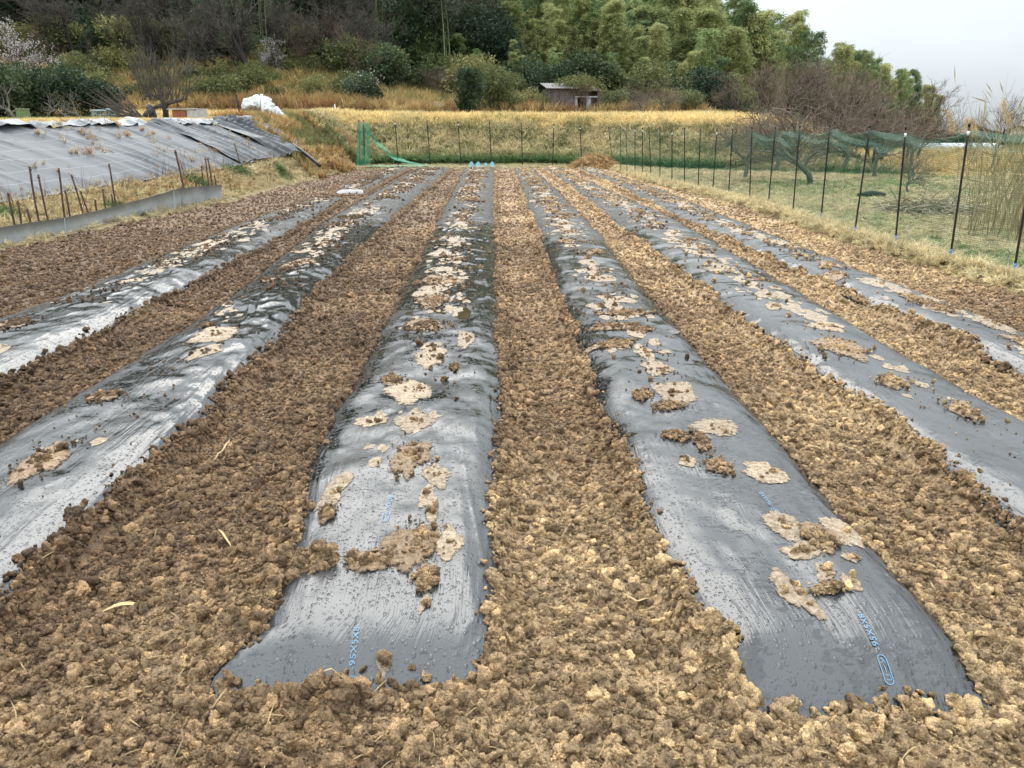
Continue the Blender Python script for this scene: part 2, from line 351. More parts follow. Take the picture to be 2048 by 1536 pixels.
def film_z(b, x, y, fine=True):
    """height of the plastic over a bed"""
    l, r = edges(b, y); c = (l+r)/2; hw = (r-l)/2; k = b['n']*17+int(b['y0'])
    s = (x-c)/hw; a = np.abs(s)
    prof = np.where(a < 1, 1-a**np.interp(y, [2.5, 6], [6.5, 4.0]), -(a-1)*9.0)
    e0 = (1-(1-np.clip((y-b['y0']+.03-.03*vn2(x*9, y*0, k))/.42, 0, 1))**3)**2; e1 = 1-sm(b['y1']-.2, b['y1']+.03, y)
    H = b['H']*np.interp(y, [4, 12], [1, .82])*(1+.10*fbm2(y*.5, y*0, k+2, 2))
    H = H+.010*fbm2(y*1.5+s*.6, s*.8, k+3)
    z = H*prof
    z = np.where(z > 0, z*np.sqrt(e0*e1), z)-(1-np.minimum(e0, e1))*.05
    mid = np.clip(1-a**3, 0, 1)
    z = z+mid*(.016*fbm2(x*2.6, y*2.0, k+4, 3)+.009*fbm2(x*6, y*4.5, k+8, 3))
    if fine:
        # creases: stretched ridges fanning towards the edges, and short folds at the buried rim
        w1 = vn2((x-c)*26+y*1.5*np.sign(s), y*1.6, k+6); w2 = vn2((x-c)*40-y*4*s, y*2.3, k+7)
        msk = sm(.40, .75, vn2(x*2, y*.8, k+9))
        z = z+(.012*(1-np.abs(w1*2-1))**4*sm(.45, .8, s)+.009*(1-np.abs(w2*2-1))**3*sm(.5, .8, a))*np.clip(1.15-a, 0, 1)
        z = z+.009*(1-np.abs(vn2(y*7+s*3.5, x*3, k+10)*2-1))**2*sm(.3, .8, vn2(y*1.3, x*0, k+15))*sm(.62, .95, a)*np.clip(1.3-a, 0, 1)
        if b['n'] <= 3:                                   # long slack folds on the left-hand beds
            w3 = vn2((x-c)*15+y*2.4, y*1.9, k+20); w4 = vn2((x-c)*8-y*3.2, y*3.1, k+21)
            z = z+(.014*(1-np.abs(w3*2-1))**2*sm(.35, .65, vn2(x*1.5, y*.7, k+22))+.010*(1-np.abs(w4*2-1))**2)*sm(4.2, 6.5, y)*np.clip(1.1-a, 0, 1)
        # cross sags further down the field
        z = z+(.014*fbm2(x*1.4, y*2.8+1.0*x, k+12, 3)+.007*(1-np.abs(vn2(x*1.3, y*5+2*x, k+13)*2-1))**3)*sm(4, 9, y)*mid
    return z
MOUNDS = [(-.84, 2.20, .08, .08), (-.74, 2.42, .09, .13), (-.62, 2.42, .06, .12), (-.84, 2.66, .06, .07), (-.5, 1.84, .08, .05)]
def mound(x, y):
    return sum(h*np.exp(-(((x-a)**2+(y-b)**2)/r**2)) for a, b, r, h in MOUNDS)
def xe(y): return np.interp(y, [-5, 10.8, 17.7, 24, 32, 40], [-7.9, -6.82, -6.15, -6.0, -5.9, -5.9])      # left margin of the tilled soil
def xr(y): return np.interp(y, [-5, 8, 11, 17, 21, 26, 32, 40], [5.5, 5.35, 5.2, 5.3, 4.95, 4.65, 4.7, 4.7])  # right margin (the post line)
YB = 32.0
def path_z(x, y):
    return .022*fbm2(x*1.7, y*1.7, 3)+.018*fbm2(x*8, y*8, 4, 3)-.026+mound(x, y)
def bed_mask(x, y):
    """>0 on open film; value = how far in, in metres (roughly)"""
    m = np.full(np.shape(x), -9.0)
    for b in BEDS:
        l, r = earth_line(b, y)
        m = np.maximum(m, np.minimum(np.minimum(x-l, r-x), np.minimum(y-b['y0'], b['y1']-y)))
    return m
def soil_z(x, y):
    p = path_z(x, y); z = p
    for b in BEDS:
        l, r = earth_line(b, y); l0, r0 = edges(b, y)
        inside = sm(-.01, .035, np.minimum(np.minimum(x-l, r-x), np.minimum(y-b['y0'], b['y1']-y)))
        on = (x > l0-.02) & (x < r0+.02) & (y > b['y0']) & (y < b['y1'])
        f = film_z(b, x, y, False); z = np.where(on, np.maximum(z, f+.012)*(1-inside)+(f-.035)*inside, z)
    z = z+mound(x, y)*.6
    d = np.minimum(np.minimum(x-xe(y), xr(y)-x), YB-y)
    d = d+.12*fbm2(x*1.5, y*1.5, 71)
    return z-.22*(1-sm(-.2, .10, d))

# ------------------------------------------------------------------ terrain
def ground_z(x, y, inner=True):
    s = xe(y)-x
    sf = np.interp(y, [8, 12, 26, 34], [1.45, 1.4, .72, .5]); wt = np.interp(y, [10, 15, 27, 34], [2.1, 2.0, 1.5, 1.6])
    zf = np.interp(y, [8, 12.8, 26, 34], [.30, .35, .60, .45]); zt = np.interp(y, [8, 15.6, 27, 34], [1.50, 1.54, 1.68, 1.75])
    zl = np.where(s < sf, zf*sm(.05, 1, s/sf), zf+(zt-zf)*np.clip((s-sf)/wt, 0, 1)**.9)
    yf = np.interp(x, [-8, 2, 5, 8, 12, 14], [34.5, 35.2, 34.2, 31.5, 29, 28])
    fr = 1-sm(11.8, 15.5, x)
    zb = 1.62*sm(0, 5.5, y-yf)*fr
    z = np.maximum(zl, zb)
    z = z+np.clip(y-30, 0, 40)*.030*np.where(x < 0, 1, fr)*sm(28, 44, y)
    z = z+2.3*sm(46, 60, y)*sm(-3, -15, x)+1.0*sm(50, 60, y)*sm(18, 2, x)
    z = z+30*sm(66, 150, y)*sm(46, 14, x)
    z = z-2.6*sm(70, 110, y)*sm(30, 46, x)
    z = z+.03*fbm2(x*.8, y*.8, 21)+.12*fbm2(x*.15, y*.15, 22)*sm(34, 45, y)
    if inner:
        d = np.minimum(np.minimum(x-xe(y), xr(y)-x), YB-y)
        z = z-.12*sm(.05, .4, d)
    return z
STRAW = np.array((.56, .41, .18)); GOLD = np.array((.78, .60, .28)); OLV = np.array((.21, .21, .085)); GRN = np.array((.13, .20, .06))
RUST = np.array((.30, .16, .075)); PALE = np.array((.60, .50, .29)); DKG = np.array((.065, .11, .035)); DIRT = np.array((.17, .115, .07))
def lerp(a, b, t): t = np.asarray(t)[:, None]; return a*(1-t)+b*t
def cover_col(x, y, z, r):
    """colour of the grass that grows at a place; r is a random number per tuft"""
    n1 = vn2(x*.35, y*.35, 41); n2 = vn2(x*1.3, y*1.3, 42); n3 = vn2(x*.12, y*.12, 43)
    o = np.ones((len(x), 1))
    right = x > xr(y)-.3
    # flat right field: green and straw
    c = lerp(o*GRN*1.2, o*PALE*.85, np.clip(sm(.28, .66, n1*.5+n2*.3+r*.45), 0, 1))
    c = lerp(c, o*STRAW*.95+RUST*.12, sm(24, 28, y)*sm(13, 15.5, x)*.9)
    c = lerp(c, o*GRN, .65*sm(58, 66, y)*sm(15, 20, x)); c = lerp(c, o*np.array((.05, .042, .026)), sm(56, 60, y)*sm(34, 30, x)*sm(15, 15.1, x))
    # strip along the right posts and behind them
    e = x-xr(y); c = lerp(c, o*PALE, np.where(right, (1-sm(.2, 1.0, e))*.75, 0))
    # bank: dark green foot, olive middle, pale straw above, golden crest
    yf = np.interp(x, [-8, 2, 5, 8, 12, 14], [34.5, 35.2, 34.2, 31.5, 29, 28]); t = (y-yf)/5.5
    bankm = (sm(-.25, -.05, t)*(x < 15)*(x > -8.5)).astype(float)
    bc = lerp(o*DKG*1.3, o*OLV*1.1, sm(.02, .25, t)); bc = lerp(bc, o*PALE, np.clip(sm(.0, .30, t)*sm(.32, .55, n2*.45+r*.6), 0, 1))
    bc = lerp(bc, o*GOLD, sm(.68, .86, t+.12*(n2-.5)))
    c = lerp(c, bc, bankm)
    # terrace behind: gold near the crest, then rust scrub, then olive scrub
    tb = lerp(o*GOLD, lerp(o*STRAW*.75, o*RUST, sm(.35, .75, n2*.6+r*.4)), sm(47, 50, y+3*n1)); tb = lerp(tb, lerp(o*OLV*1.15, o*STRAW*.95, sm(.3, .6, r*.5+n2*.5)), sm(50, 55, y+3*n2))
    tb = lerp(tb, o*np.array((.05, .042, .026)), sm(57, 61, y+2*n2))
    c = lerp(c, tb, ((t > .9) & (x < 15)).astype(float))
    # left: rusty straw below the sheets, gold above
    lm = (x < xe(y)+.5) & (y < 34.5)
    lc = lerp(lerp(o*PALE*.95, lerp(o*STRAW, o*RUST, .5*np.ones(len(x))), sm(.45, .85, n1*.5+r*.5)), o*GRN*.9, sm(.68, .8, n2))
    lc = lerp(lc, o*PALE, (1-sm(.0, .4, xe(y)-x))*.8)
    lc = lerp(lc, o*GOLD, (z > 1.45).astype(float))
    c = np.where(lm[:, None], lc, c)
    # russet weeds in the far left corner
    c = lerp(c, o*RUST*.95, .8*sm(26, 29, y)*(1-sm(36, 38, y))*sm(-5.4, -6.2, x)*sm(.45, .7, n2*.5+r*.5))
    return c
def far_grid():
    xs = np.unique(np.concatenate([np.linspace(-900, -60, 22), np.arange(-60, -12, 1.2), np.arange(-12, 16, .22), np.arange(16, 60, 1.2), np.linspace(60, 900, 26)]))
    ys = np.unique(np.concatenate([np.linspace(-300, -6, 10), np.arange(-6, 7, .8), np.arange(7, 44, .25), np.arange(44, 160, 1.5), np.linspace(160, 1800, 30)]))
    return xs, ys
xs, ys = far_grid(); X, Y = np.meshgrid(xs, ys); Z = ground_z(X, Y)
V = np.stack([X, Y, Z], -1).reshape(-1, 3)
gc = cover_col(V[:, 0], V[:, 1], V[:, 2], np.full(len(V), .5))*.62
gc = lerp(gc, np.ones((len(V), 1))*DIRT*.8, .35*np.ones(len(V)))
mg, n, l, p = mat_new('rough_grass_ground')
a = n.new('ShaderNodeAttribute'); a.attribute_name = 'col'; pos = n.new('ShaderNodeNewGeometry').outputs['Position']
c = mixc(n, l, a.outputs['Color'], ramp(n, l, noise(n, l, pos, 7, 6, .7), [(.3, (.45,)*3), (.5, (1,)*3), (.7, (1.5,)*3)]), 1, 'MULTIPLY')
l.new(c, p.inputs['Base Color']); p.inputs['Roughness'].default_value = .95; p.inputs['Specular IOR Level'].default_value = .1
l.new(bump(n, l, noise(n, l, pos, 12, 6, .7), 1, .08), p.inputs['Normal'])
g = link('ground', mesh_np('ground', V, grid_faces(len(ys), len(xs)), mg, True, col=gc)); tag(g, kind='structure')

# tilled soil
ys = [-1.0]
while ys[-1] < YB+.5: ys.append(ys[-1]+max(.030, .0052*max(ys[-1], 0)))
ys = np.array(ys); xs = np.arange(-7.3, 5.9, .035); X, Y = np.meshgrid(xs, ys); Z = soil_z(X, Y)
V = np.stack([X, Y, Z], -1).reshape(-1, 3)
o = link('field_soil', mesh_np('field_soil', V, grid_faces(len(ys), len(xs)), M_SOIL, True)); tag(o, kind='structure')

# ------------------------------------------------------------------ the plastic sheets
FILMS = {}
FL = {(1, 1): 'black plastic mulch sheet over the near part of the leftmost bed', (1, 19): 'short black plastic mulch sheet on the leftmost bed, beyond the gap of bare soil',
      (2, 1): 'black plastic sheet over the second bed from the left, white glare on its folds', (3, 1): 'black plastic sheet on the third bed from the left, mud crossing its front end',
      (4, 1): 'black plastic sheet with beaded raindrops on the bed whose end is nearest', (5, 1): 'black plastic mulch sheet over the second bed from the right',
      (6, 1): 'black plastic mulch sheet over the rightmost bed, nearest the post fence'}
for b in BEDS:
    ys = [b['y0']-.05]
    while ys[-1] < b['y1']+.05: ys.append(ys[-1]+max(.009, .0042*ys[-1]))
    ys = np.array(ys); us = np.linspace(-1.13, 1.13, 118)
    us = np.sign(us)*np.abs(us)**.85*1.13**.15
    U, Y = np.meshgrid(us, ys); l_, r_ = edges(b, Y); c_ = (l_+r_)/2; hw = (r_-l_)/2
    X = c_+U*hw; Z = film_z(b, X, Y)
    V = np.stack([X, Y, Z], -1).reshape(-1, 3)
    uv = np.stack([U*.46+b['n']*3.7, Y+b['n']*1.3], -1).reshape(-1, 2)
    yy, uu = Y.ravel(), U.ravel(); nz_ = .8*fbm2(uu*1.5, yy*.8, b['n']+60)        # wet stretches, with dark wood reflection and pale far sheen put into the tone
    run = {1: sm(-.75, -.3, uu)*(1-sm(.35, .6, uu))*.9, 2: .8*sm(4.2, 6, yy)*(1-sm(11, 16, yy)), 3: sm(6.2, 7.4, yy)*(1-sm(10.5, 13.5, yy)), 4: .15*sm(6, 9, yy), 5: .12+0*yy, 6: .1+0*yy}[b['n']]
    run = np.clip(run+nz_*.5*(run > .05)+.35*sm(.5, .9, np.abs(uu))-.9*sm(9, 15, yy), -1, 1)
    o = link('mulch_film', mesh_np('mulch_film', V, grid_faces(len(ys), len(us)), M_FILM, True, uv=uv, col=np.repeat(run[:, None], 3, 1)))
    tag(o, FL[(b['n'], 19 if b['y0'] > 18 else 1)], 'plastic sheet', 'black plastic sheets over the vegetable beds'); FILMS[(b['n'], int(b['y0'] > 18))] = o
BN = {(b['n'], int(b['y0'] > 18)): b for b in BEDS}
# a torn scrap of the same film in the gap
m = MB(); cx, cy = G(700, 378); th = np.linspace(0, 2*np.pi, 40, endpoint=False)
V = [(0, 0, .10)]; F = []
for k, q in enumerate((.4, .75, 1.0)):
    for t in th:
        rr = q*(1+.2*math.sin(3*t+1)+.12*math.sin(9*t)); V.append((.30*rr*math.cos(t), .42*rr*math.sin(t), [.10, .07, -.03][k]+.02*math.sin(8*t)*q))
for j in range(40): F.append((0, 1+j, 1+(j+1) % 40))
for k in range(2):
    for j in range(40): F.append((1+k*40+j, 41+k*40+j, 41+k*40+(j+1) % 40, 1+k*40+(j+1) % 40))
m.add(V, F); o = m.build('film_scrap', M_FILM, None, True); o.location = (cx, cy, 0)
tag(o, 'small torn scrap of black film half buried in the gap of the leftmost bed', 'plastic scrap')

# printed marks on the film: a lozenge and a line of characters
def printed(b, p0, p1, txt, parent, sc=1.0):
    a0 = np.array(G(*p0, .11)); a1 = np.array(G(*p1, .11)); d = a1-a0; Ln = np.linalg.norm(d); d /= Ln; q = np.array((d[1], -d[0]))
    def drape(P):
        P = np.asarray(P, float); xy = a0+P[:, :1]*d+P[:, 1:2]*q
        z = film_z(b, xy[:, 0], xy[:, 1])+.0035+P[:, 2]*0; return np.column_stack([xy, z])
    ol = .34*Ln; w = .115*Ln
    V = []; th = np.linspace(0, 2*np.pi, 36, endpoint=False)
    for k in (1, .80):
        for t in th:
            cx = math.copysign(ol/2-w/2, math.cos(t)) if abs(math.cos(t)) > 1e-6 else 0
            V.append((ol/2+cx+w/2*k*math.cos(t), w/2*k*math.sin(t), 0))
    F = [(j, (j+1) % 36, 36+(j+1) % 36, 36+j) for j in range(36)]
    mm = MB(); mm.add(drape(V), F)
    def stroke(a, b_):
        a = np.array(a, float)*Ln; b_ = np.array(b_, float)*Ln; t = b_-a; nn = np.array((-t[1], t[0])); nn = nn/np.linalg.norm(nn)*.0045*Ln
        P = [(*(a+nn), 0), (*(b_+nn), 0), (*(b_-nn), 0), (*(a-nn), 0)]; mm.add(drape(P), [(0, 1, 2, 3)])
    for s_ in (((.05, -.03), (.05, .03)), ((.05, .03), (.10, .03)), ((.10, .03), (.10, -.03)), ((.13, 0), (.21, 0)), ((.24, -.02), (.26, .0)), ((.24, .03), (.30, -.01)), ((.28, -.02), (.30, .0))):
        stroke(*s_)
    mm.build('printed_mark', M_PRINT, parent)
    cu = D.curves.new('t', 'FONT'); cu.body = txt; cu.size = 1; cu.resolution_u = 2; cu.align_x = 'LEFT'; cu.align_y = 'CENTER'
    to = D.objects.new('t', cu); COL.objects.link(to); dg = bpy.context.evaluated_depsgraph_get(); dg.update()
    me = to.evaluated_get(dg).to_mesh()
    P = np.array([v.co[:] for v in me.vertices]); F = [tuple(p.vertices) for p in me.polygons]
    to.evaluated_get(dg).to_mesh_clear(); D.objects.remove(to); D.curves.remove(cu)
    k = .60*Ln/(P[:, 0].max()-P[:, 0].min()); P = P*[k, min(k*1.25, .09*Ln/.5*.62), 0]; P[:, 0] += .40*Ln-P[:, 0].min()
    P[:, 1] = -P[:, 1]
    mm = MB(); mm.add(drape(P), [f[::-1] for f in F]); mm.build('printed_lettering', M_PRINT, parent)
b3 = BN[(3, 0)]; b4 = BN[(4, 0)]
printed(b3, (689, 1330), (714, 1231), '-95X5X8-', FILMS[(3, 0)])
printed(b3, (769, 1037), (784, 984), '-95X5X8-', FILMS[(3, 0)])
printed(b4, (1790, 1325), (1718, 1226), '-95X5X8-', FILMS[(4, 0)])
printed(b4, (1560, 1040), (1520, 985), '-95X5X8-', FILMS[(4, 0)])

# ------------------------------------------------------------------ clods
def clod_mesh(seed, sub, name='clod'):
    bm = bmesh.new(); bmesh.ops.create_icosphere(bm, subdivisions=sub, radius=1)
    P = np.array([v.co[:] for v in bm.verts]); F = np.array([[v.index for v in f.verts] for f in bm.faces]); bm.free()
    n_ = vn3(P*1.3+seed*7.1, seed)*.55+vn3(P*2.7+seed*3.3, seed+50)*.33+vn3(P*6.0+seed, seed+90)*.22
    if sub > 3: n_ = n_+(vn3(P*9+seed, seed+130)-.5)*.16+(vn3(P*17+seed, seed+131)-.5)*.10
    r_ = np.random.default_rng(seed)
    for k in range(5):                                    # broken flat faces
        d = r_.normal(size=3); d /= np.linalg.norm(d); q = P@d; n_ = n_-np.clip(q-.5, 0, 1)*1.2
    n_ = n_+.20*(1-np.abs(vn3(P*2.2+seed*1.7, seed+7)*2-1))+.13*(1-np.abs(vn3(P*5+seed*2.7, seed+8)*2-1))
    P = P*(.36+n_)[:, None]*np.array([1, r_.uniform(.75, 1), r_.uniform(.6, .85)])
    return mesh_np(name, P, F, M_CLOD, False)
def src(meshes, nm):
    c = D.collections.new(nm+'_shapes')
    for i, m_ in enumerate(meshes):
        o = D.objects.new('%s_shape_%02d' % (nm, i), m_); c.objects.link(o)
    return c
_ng = {}
def scatter(name, pts, rot, scl, idx, col, shapes, label=None, cat=None, parent=None, mat=None):
    """one 'stuff' object: shapes set out on explicit points by geometry nodes"""
    pts = np.asarray(pts, float); me = D.meshes.new(name); me.vertices.add(len(pts)); me.vertices.foreach_set('co', pts.astype(np.float32).ravel())
    def att(nm, ty, arr, key): a = me.attributes.new(nm, ty, 'POINT'); a.data.foreach_set(key, np.ascontiguousarray(arr).ravel())
    scl = np.asarray(scl, np.float32); scl = np.repeat(scl[:, None], 3, 1) if scl.ndim == 1 else scl
    att('rot', 'FLOAT_VECTOR', np.asarray(rot, np.float32), 'vector'); att('scl', 'FLOAT_VECTOR', scl, 'vector'); att('vi', 'INT', np.asarray(idx, np.int32), 'value')
    c4 = np.ones((len(pts), 4), np.float32); c4[:, :3] = col; att('col', 'FLOAT_COLOR', c4, 'color'); me.update()
    o = link(name, me, parent)
    t = D.node_groups.new(name, 'GeometryNodeTree'); t.interface.new_socket('Geometry', in_out='INPUT', socket_type='NodeSocketGeometry')
    t.interface.new_socket('Geometry', in_out='OUTPUT', socket_type='NodeSocketGeometry')
    n, l = t.nodes, t.links; gi = n.new('NodeGroupInput'); go = n.new('NodeGroupOutput')
    ip = n.new('GeometryNodeInstanceOnPoints'); ci = n.new('GeometryNodeCollectionInfo'); ci.inputs['Collection'].default_value = shapes
    ci.inputs['Separate Children'].default_value = True; ci.inputs['Reset Children'].default_value = True
    def na(nm, ty): a = n.new('GeometryNodeInputNamedAttribute'); a.data_type = ty; a.inputs[0].default_value = nm; return a.outputs[0]
    e2r = n.new('FunctionNodeEulerToRotation'); l.new(na('rot', 'FLOAT_VECTOR'), e2r.inputs[0])
    l.new(gi.outputs[0], ip.inputs['Points']); l.new(ci.outputs[0], ip.inputs['Instance']); ip.inputs['Pick Instance'].default_value = True
    l.new(na('vi', 'INT'), ip.inputs['Instance Index']); l.new(e2r.outputs[0], ip.inputs['Rotation']); l.new(na('scl', 'FLOAT_VECTOR'), ip.inputs['Scale'])
    l.new(ip.outputs[0], go.inputs[0])
    md = o.modifiers.new('set_out', 'NODES'); md.node_group = t
    tag(o, label, cat, None, 'stuff'); return o
CL_BIG = [clod_mesh(100+i, 5) for i in range(8)]
CL_SML = [clod_mesh(200+i, 2) for i in range(8)]
CL_MID = [clod_mesh(300+i, 4) for i in range(8)]
SH_CLOD = src(CL_SML+CL_MID, 'clod')                     # alphabetical: 0-7 small, 8-15 mid
def rots(n_): return np.column_stack([rng.uniform(0, 6.28, n_), rng.uniform(0, 6.28, n_), rng.uniform(0, 6.28, n_)])
P = []; SC = []
def zone(y0, y1, n_, rlo, rhi, pw):
    y = rng.uniform(y0, y1, n_); half = .72*y+.7
    x = rng.uniform(-1, 1, n_)*half
    r_ = rlo*(1-rng.random(n_)*(1-(rlo/rhi)**pw))**(-1/pw)
    bm_ = bed_mask(x, y); mo = mound(x, y)
    # more big lumps shouldered up against the film edge
    ok = ((bm_ < .012+.02*rng.random(n_)) | (mo > .03)) & (x > xe(y)+.1) & (x < xr(y)-.12) & (y < YB-.1)
    x, y, r_, bm_ = x[ok], y[ok], r_[ok], bm_[ok]
    z = soil_z(x, y); P.append(np.column_stack([x, y, z+r_*.25])); SC.append(r_)
zone(1.0, 2.2, 40000, .0042, .034, 2.25)
zone(1.0, 2.6, 1500, .016, .034, 1.6)
zone(2.6, 6.0, 2200, .018, .034, 1.8)
zone(2.2, 4.0, 76000, .0048, .032, 2.55)
zone(4.0, 7.0, 78000, .007, .032, 2.9)
zone(7.0, 13., 60000, .012, .036, 3.0)
zone(13., 32., 60000, .019, .04, 3.4)
# a ragged shoulder of clods along every film edge
for b in BEDS:
    for side in (0, 1):
        n_ = 3200; y = b['y0']+(b['y1']-b['y0'])*rng.random(n_)**2.2; e = earth_line(b, y)[side]
        o_ = rng.normal(0, .022, n_)-.012; x = e+(o_ if side == 0 else -o_); r_ = np.maximum(.008, .0012*y)*(1+rng.pareto(3.4, n_)); r_ = np.minimum(r_, .032)
        P.append(np.column_stack([x, y, np.maximum(soil_z(x, y), film_z(b, x, y))+r_*.3])); SC.append(r_)
    n_ = 380
    for ye in (b['y0'], b['y1']):
        l_, r2 = edges(b, np.array([ye])); x = rng.uniform(l_[0], r2[0], n_); y = ye+rng.normal(0, .03, n_)*(1 if ye > 5 else 1)-(.012 if ye == b['y0'] else -.02)
        r_ = np.minimum(np.maximum(.010, .0014*ye)*(1+rng.pareto(2.6, n_)), .036)
        P.append(np.column_stack([x, y, np.maximum(soil_z(x, y), film_z(b, x, y))+r_*.35])); SC.append(r_)
P = np.concatenate(P); SC = np.concatenate(SC); n_ = len(P)
idx = rng.integers(0, 8, n_)+np.where(SC > .006+.002*P[:, 1], 8, 0)
scatter('soil_crumbs', P, rots(n_), SC, idx, np.ones((n_, 3)), SH_CLOD, 'loose crumbs of brown tilled earth covering the paths between the beds', 'soil')

# clods one can pick out: on the films first, then the biggest lumps in the soil in front
def clod_thing(x, y, z, r_, label, group, i):
    o = link('soil_clod', CL_BIG[i % 8]); o.location = (x, y, z); o.rotation_euler = (random.uniform(0, 6), random.uniform(0, 6), random.uniform(0, 6)); o.scale = (r_,)*3
    tag(o, label, 'clod', group); return o
# mud patches, each lying on its film
def patch_mesh(b, cx, cy, rx, ry, ang, seed, thick, tint):
    r_ = np.random.default_rng(seed); K = 72; th = np.arange(K)/K*2*np.pi
    px_, py_ = np.cos(th)*1.3+seed, np.sin(th)*1.3
    rad = .62+.75*vn2(px_*.9, py_*.9, seed)+.22*fbm2(px_*2.2, py_*2.2, seed+3, 2)+.06*fbm2(px_*9, py_*9, seed+4, 2)
    for k in range(int(r_.integers(0, 2))):
        a = r_.choice([0, math.pi])+math.pi/2+r_.normal(0, .35); dd = np.abs((th-a+math.pi) % (2*math.pi)-math.pi); rad = rad+.35*np.exp(-(dd/.22)**2)
    rad = rad+.012*r_.normal(size=K)
    rings = [0, .3, .55, .75, .9, 1.0, 1.015]; hh = [1, .95, .85, .7, .5, .22, -.4]
    V = []; uvc = []
    for q, h in zip(rings[1:], hh[1:]):
        V.append(np.column_stack([np.cos(th)*rad*q*rx, np.sin(th)*rad*q*ry, np.full(K, h)]))
    V = np.concatenate([[[0, 0, 1]]]+V)
    ca, sa = math.cos(ang), math.sin(ang); x = cx+V[:, 0]*ca-V[:, 1]*sa; y = cy+V[:, 0]*sa+V[:, 1]*ca
    lump = (.35+vn2(x*24, y*24, seed)*.9+vn2(x*60, y*60, seed+1)*.6)*thick
    z = film_z(b, x, y)+.0022+np.where(V[:, 2] > 0, V[:, 2]*lump, -.004)
    F = [(0, 1+j, 1+(j+1) % K, 1+(j+1) % K) for j in range(K)]
    for k in range(5):
        F += [(1+k*K+j, 1+(k+1)*K+j, 1+(k+1)*K+(j+1) % K, 1+k*K+(j+1) % K) for j in range(K)]
    me = D.meshes.new('mud_patch'); me.from_pydata(np.column_stack([x-cx, y-cy, z]).tolist(), [], [f[:3] if f[2] == f[3] else f for f in F])
    a = me.color_attributes.new('col', 'FLOAT_COLOR', 'POINT'); cc = np.ones((len(x), 4), np.float32); cc[:, :3] = tint; cc[:, 3] = np.concatenate([[1.], np.repeat([.95, .74, .52, .34, .10, -.1], K)]); a.data.foreach_set('color', cc.ravel())
    me.materials.append(M_MUD); me.polygons.foreach_set('use_smooth', np.ones(len(me.polygons), bool)); me.update(); return me
BEIGE = (.90, .86, .80); BROWN = (.66, .54, .40)
# px centre, half width and half height in the photograph, kind (0 thin pale mud, 1 brown crumbly heap), clods
PX3 = [(822, 912, 42, 34, 1, 6), (872, 942, 26, 24, 0, 1), (668, 978, 28, 36, 0, 1), (655, 1022, 16, 14, 1, 2), (850, 985, 12, 22, 0, 1), (862, 1015, 14, 26, 0, 2),
       (745, 1112, 66, 20, 1, 8), (835, 1080, 52, 44, 1, 8), (900, 1078, 26, 34, 0, 1), (852, 1150, 24, 26, 1, 4), (848, 1195, 9, 13, 0, 1), (765, 1278, 13, 14, 0, 0),
       (820, 840, 38, 20, 0, 1), (745, 838, 42, 8, 0, 2), (826, 775, 46, 26, 0, 3), (785, 757, 20, 10, 1, 3), (862, 708, 34, 16, 0, 2), (862, 690, 30, 9, 0, 3), (908, 730, 7, 5, 1, 1),
       (850, 650, 46, 12, 1, 5), (866, 600, 36, 10, 1, 6), (930, 675, 16, 16, 0, 0), (880, 560, 42, 9, 1, 5), (860, 575, 26, 7, 0, 2)]
PX4 = [(1562, 1048, 28, 30, 0, 3), (1607, 1108, 44, 20, 0, 3), (1638, 1080, 34, 26, 1, 7), (1688, 1062, 34, 34, 0, 1), (1585, 1182, 34, 48, 0, 4), (1655, 1182, 32, 10, 1, 4), (1648, 1148, 20, 20, 0, 2),
       (1702, 1172, 16, 16, 0, 1), (1702, 1122, 18, 11, 0, 1), (1535, 948, 50, 20, 0, 1), (1438, 935, 30, 15, 1, 4), (1370, 925, 18, 11, 0, 2), (1402, 885, 14, 18, 1, 4), (1350, 872, 26, 9, 1, 4),
       (1428, 858, 40, 20, 0, 2), (1352, 788, 44, 26, 0, 1), (1340, 812, 30, 7, 1, 4), (1283, 790, 18, 8, 1, 3), (1312, 738, 30, 12, 0, 3), (1290, 706, 13, 18, 0, 1), (1222, 688, 50, 8, 1, 6), (1225, 652, 38, 6, 1, 4),
       (1250, 625, 55, 6, 1, 7), (1280, 660, 20, 6, 1, 3)]
clods_on = []; ns = 0
patches = []; heap_crumbs = []
def add_patch(b, x, y, rx, ry, ang, kind, nc, lab, grp):
    global ns; ns += 1
    th_ = .0022 if kind == 0 else .010
    tint = tuple(np.array(BEIGE if kind == 0 else BROWN)*random.uniform(.85, 1.12))
    o = link('mud_patch', patch_mesh(b, x, y, rx, ry, ang, 500+ns, th_, tint)); o.location = (x, y, 0); patches.append((b['n'], int(b['y0'] > 18), kind, y, o))
    m_ = (300 if kind else 26) if y < 7 else (60 if kind else 8); a = rng.uniform(0, 6.28, m_); q = np.minimum(np.abs(rng.normal(0, .55, m_)), 1.5); jx = (.25 if kind == 0 else 0)*rx
    px_ = x+jx+np.cos(a)*q*rx*(1 if kind else .6); py_ = y+np.sin(a)*q*ry*(1 if kind else .6); cr_ = np.minimum(np.maximum(.0026, .0010*y)*(1+rng.pareto(2.0, m_)), .015); heap_crumbs.append(np.column_stack([px_, py_, film_z(b, px_, py_)+cr_*.4+(.006 if kind else .001), cr_]))
    for k in range(nc):
        a = random.uniform(0, 6.28); q = random.uniform(0, .75); cx = x+math.cos(a)*q*rx; cy = y+math.sin(a)*q*ry
        clods_on.append((b, cx, cy, random.uniform(.010, .022)*(1.15 if kind else .9)))
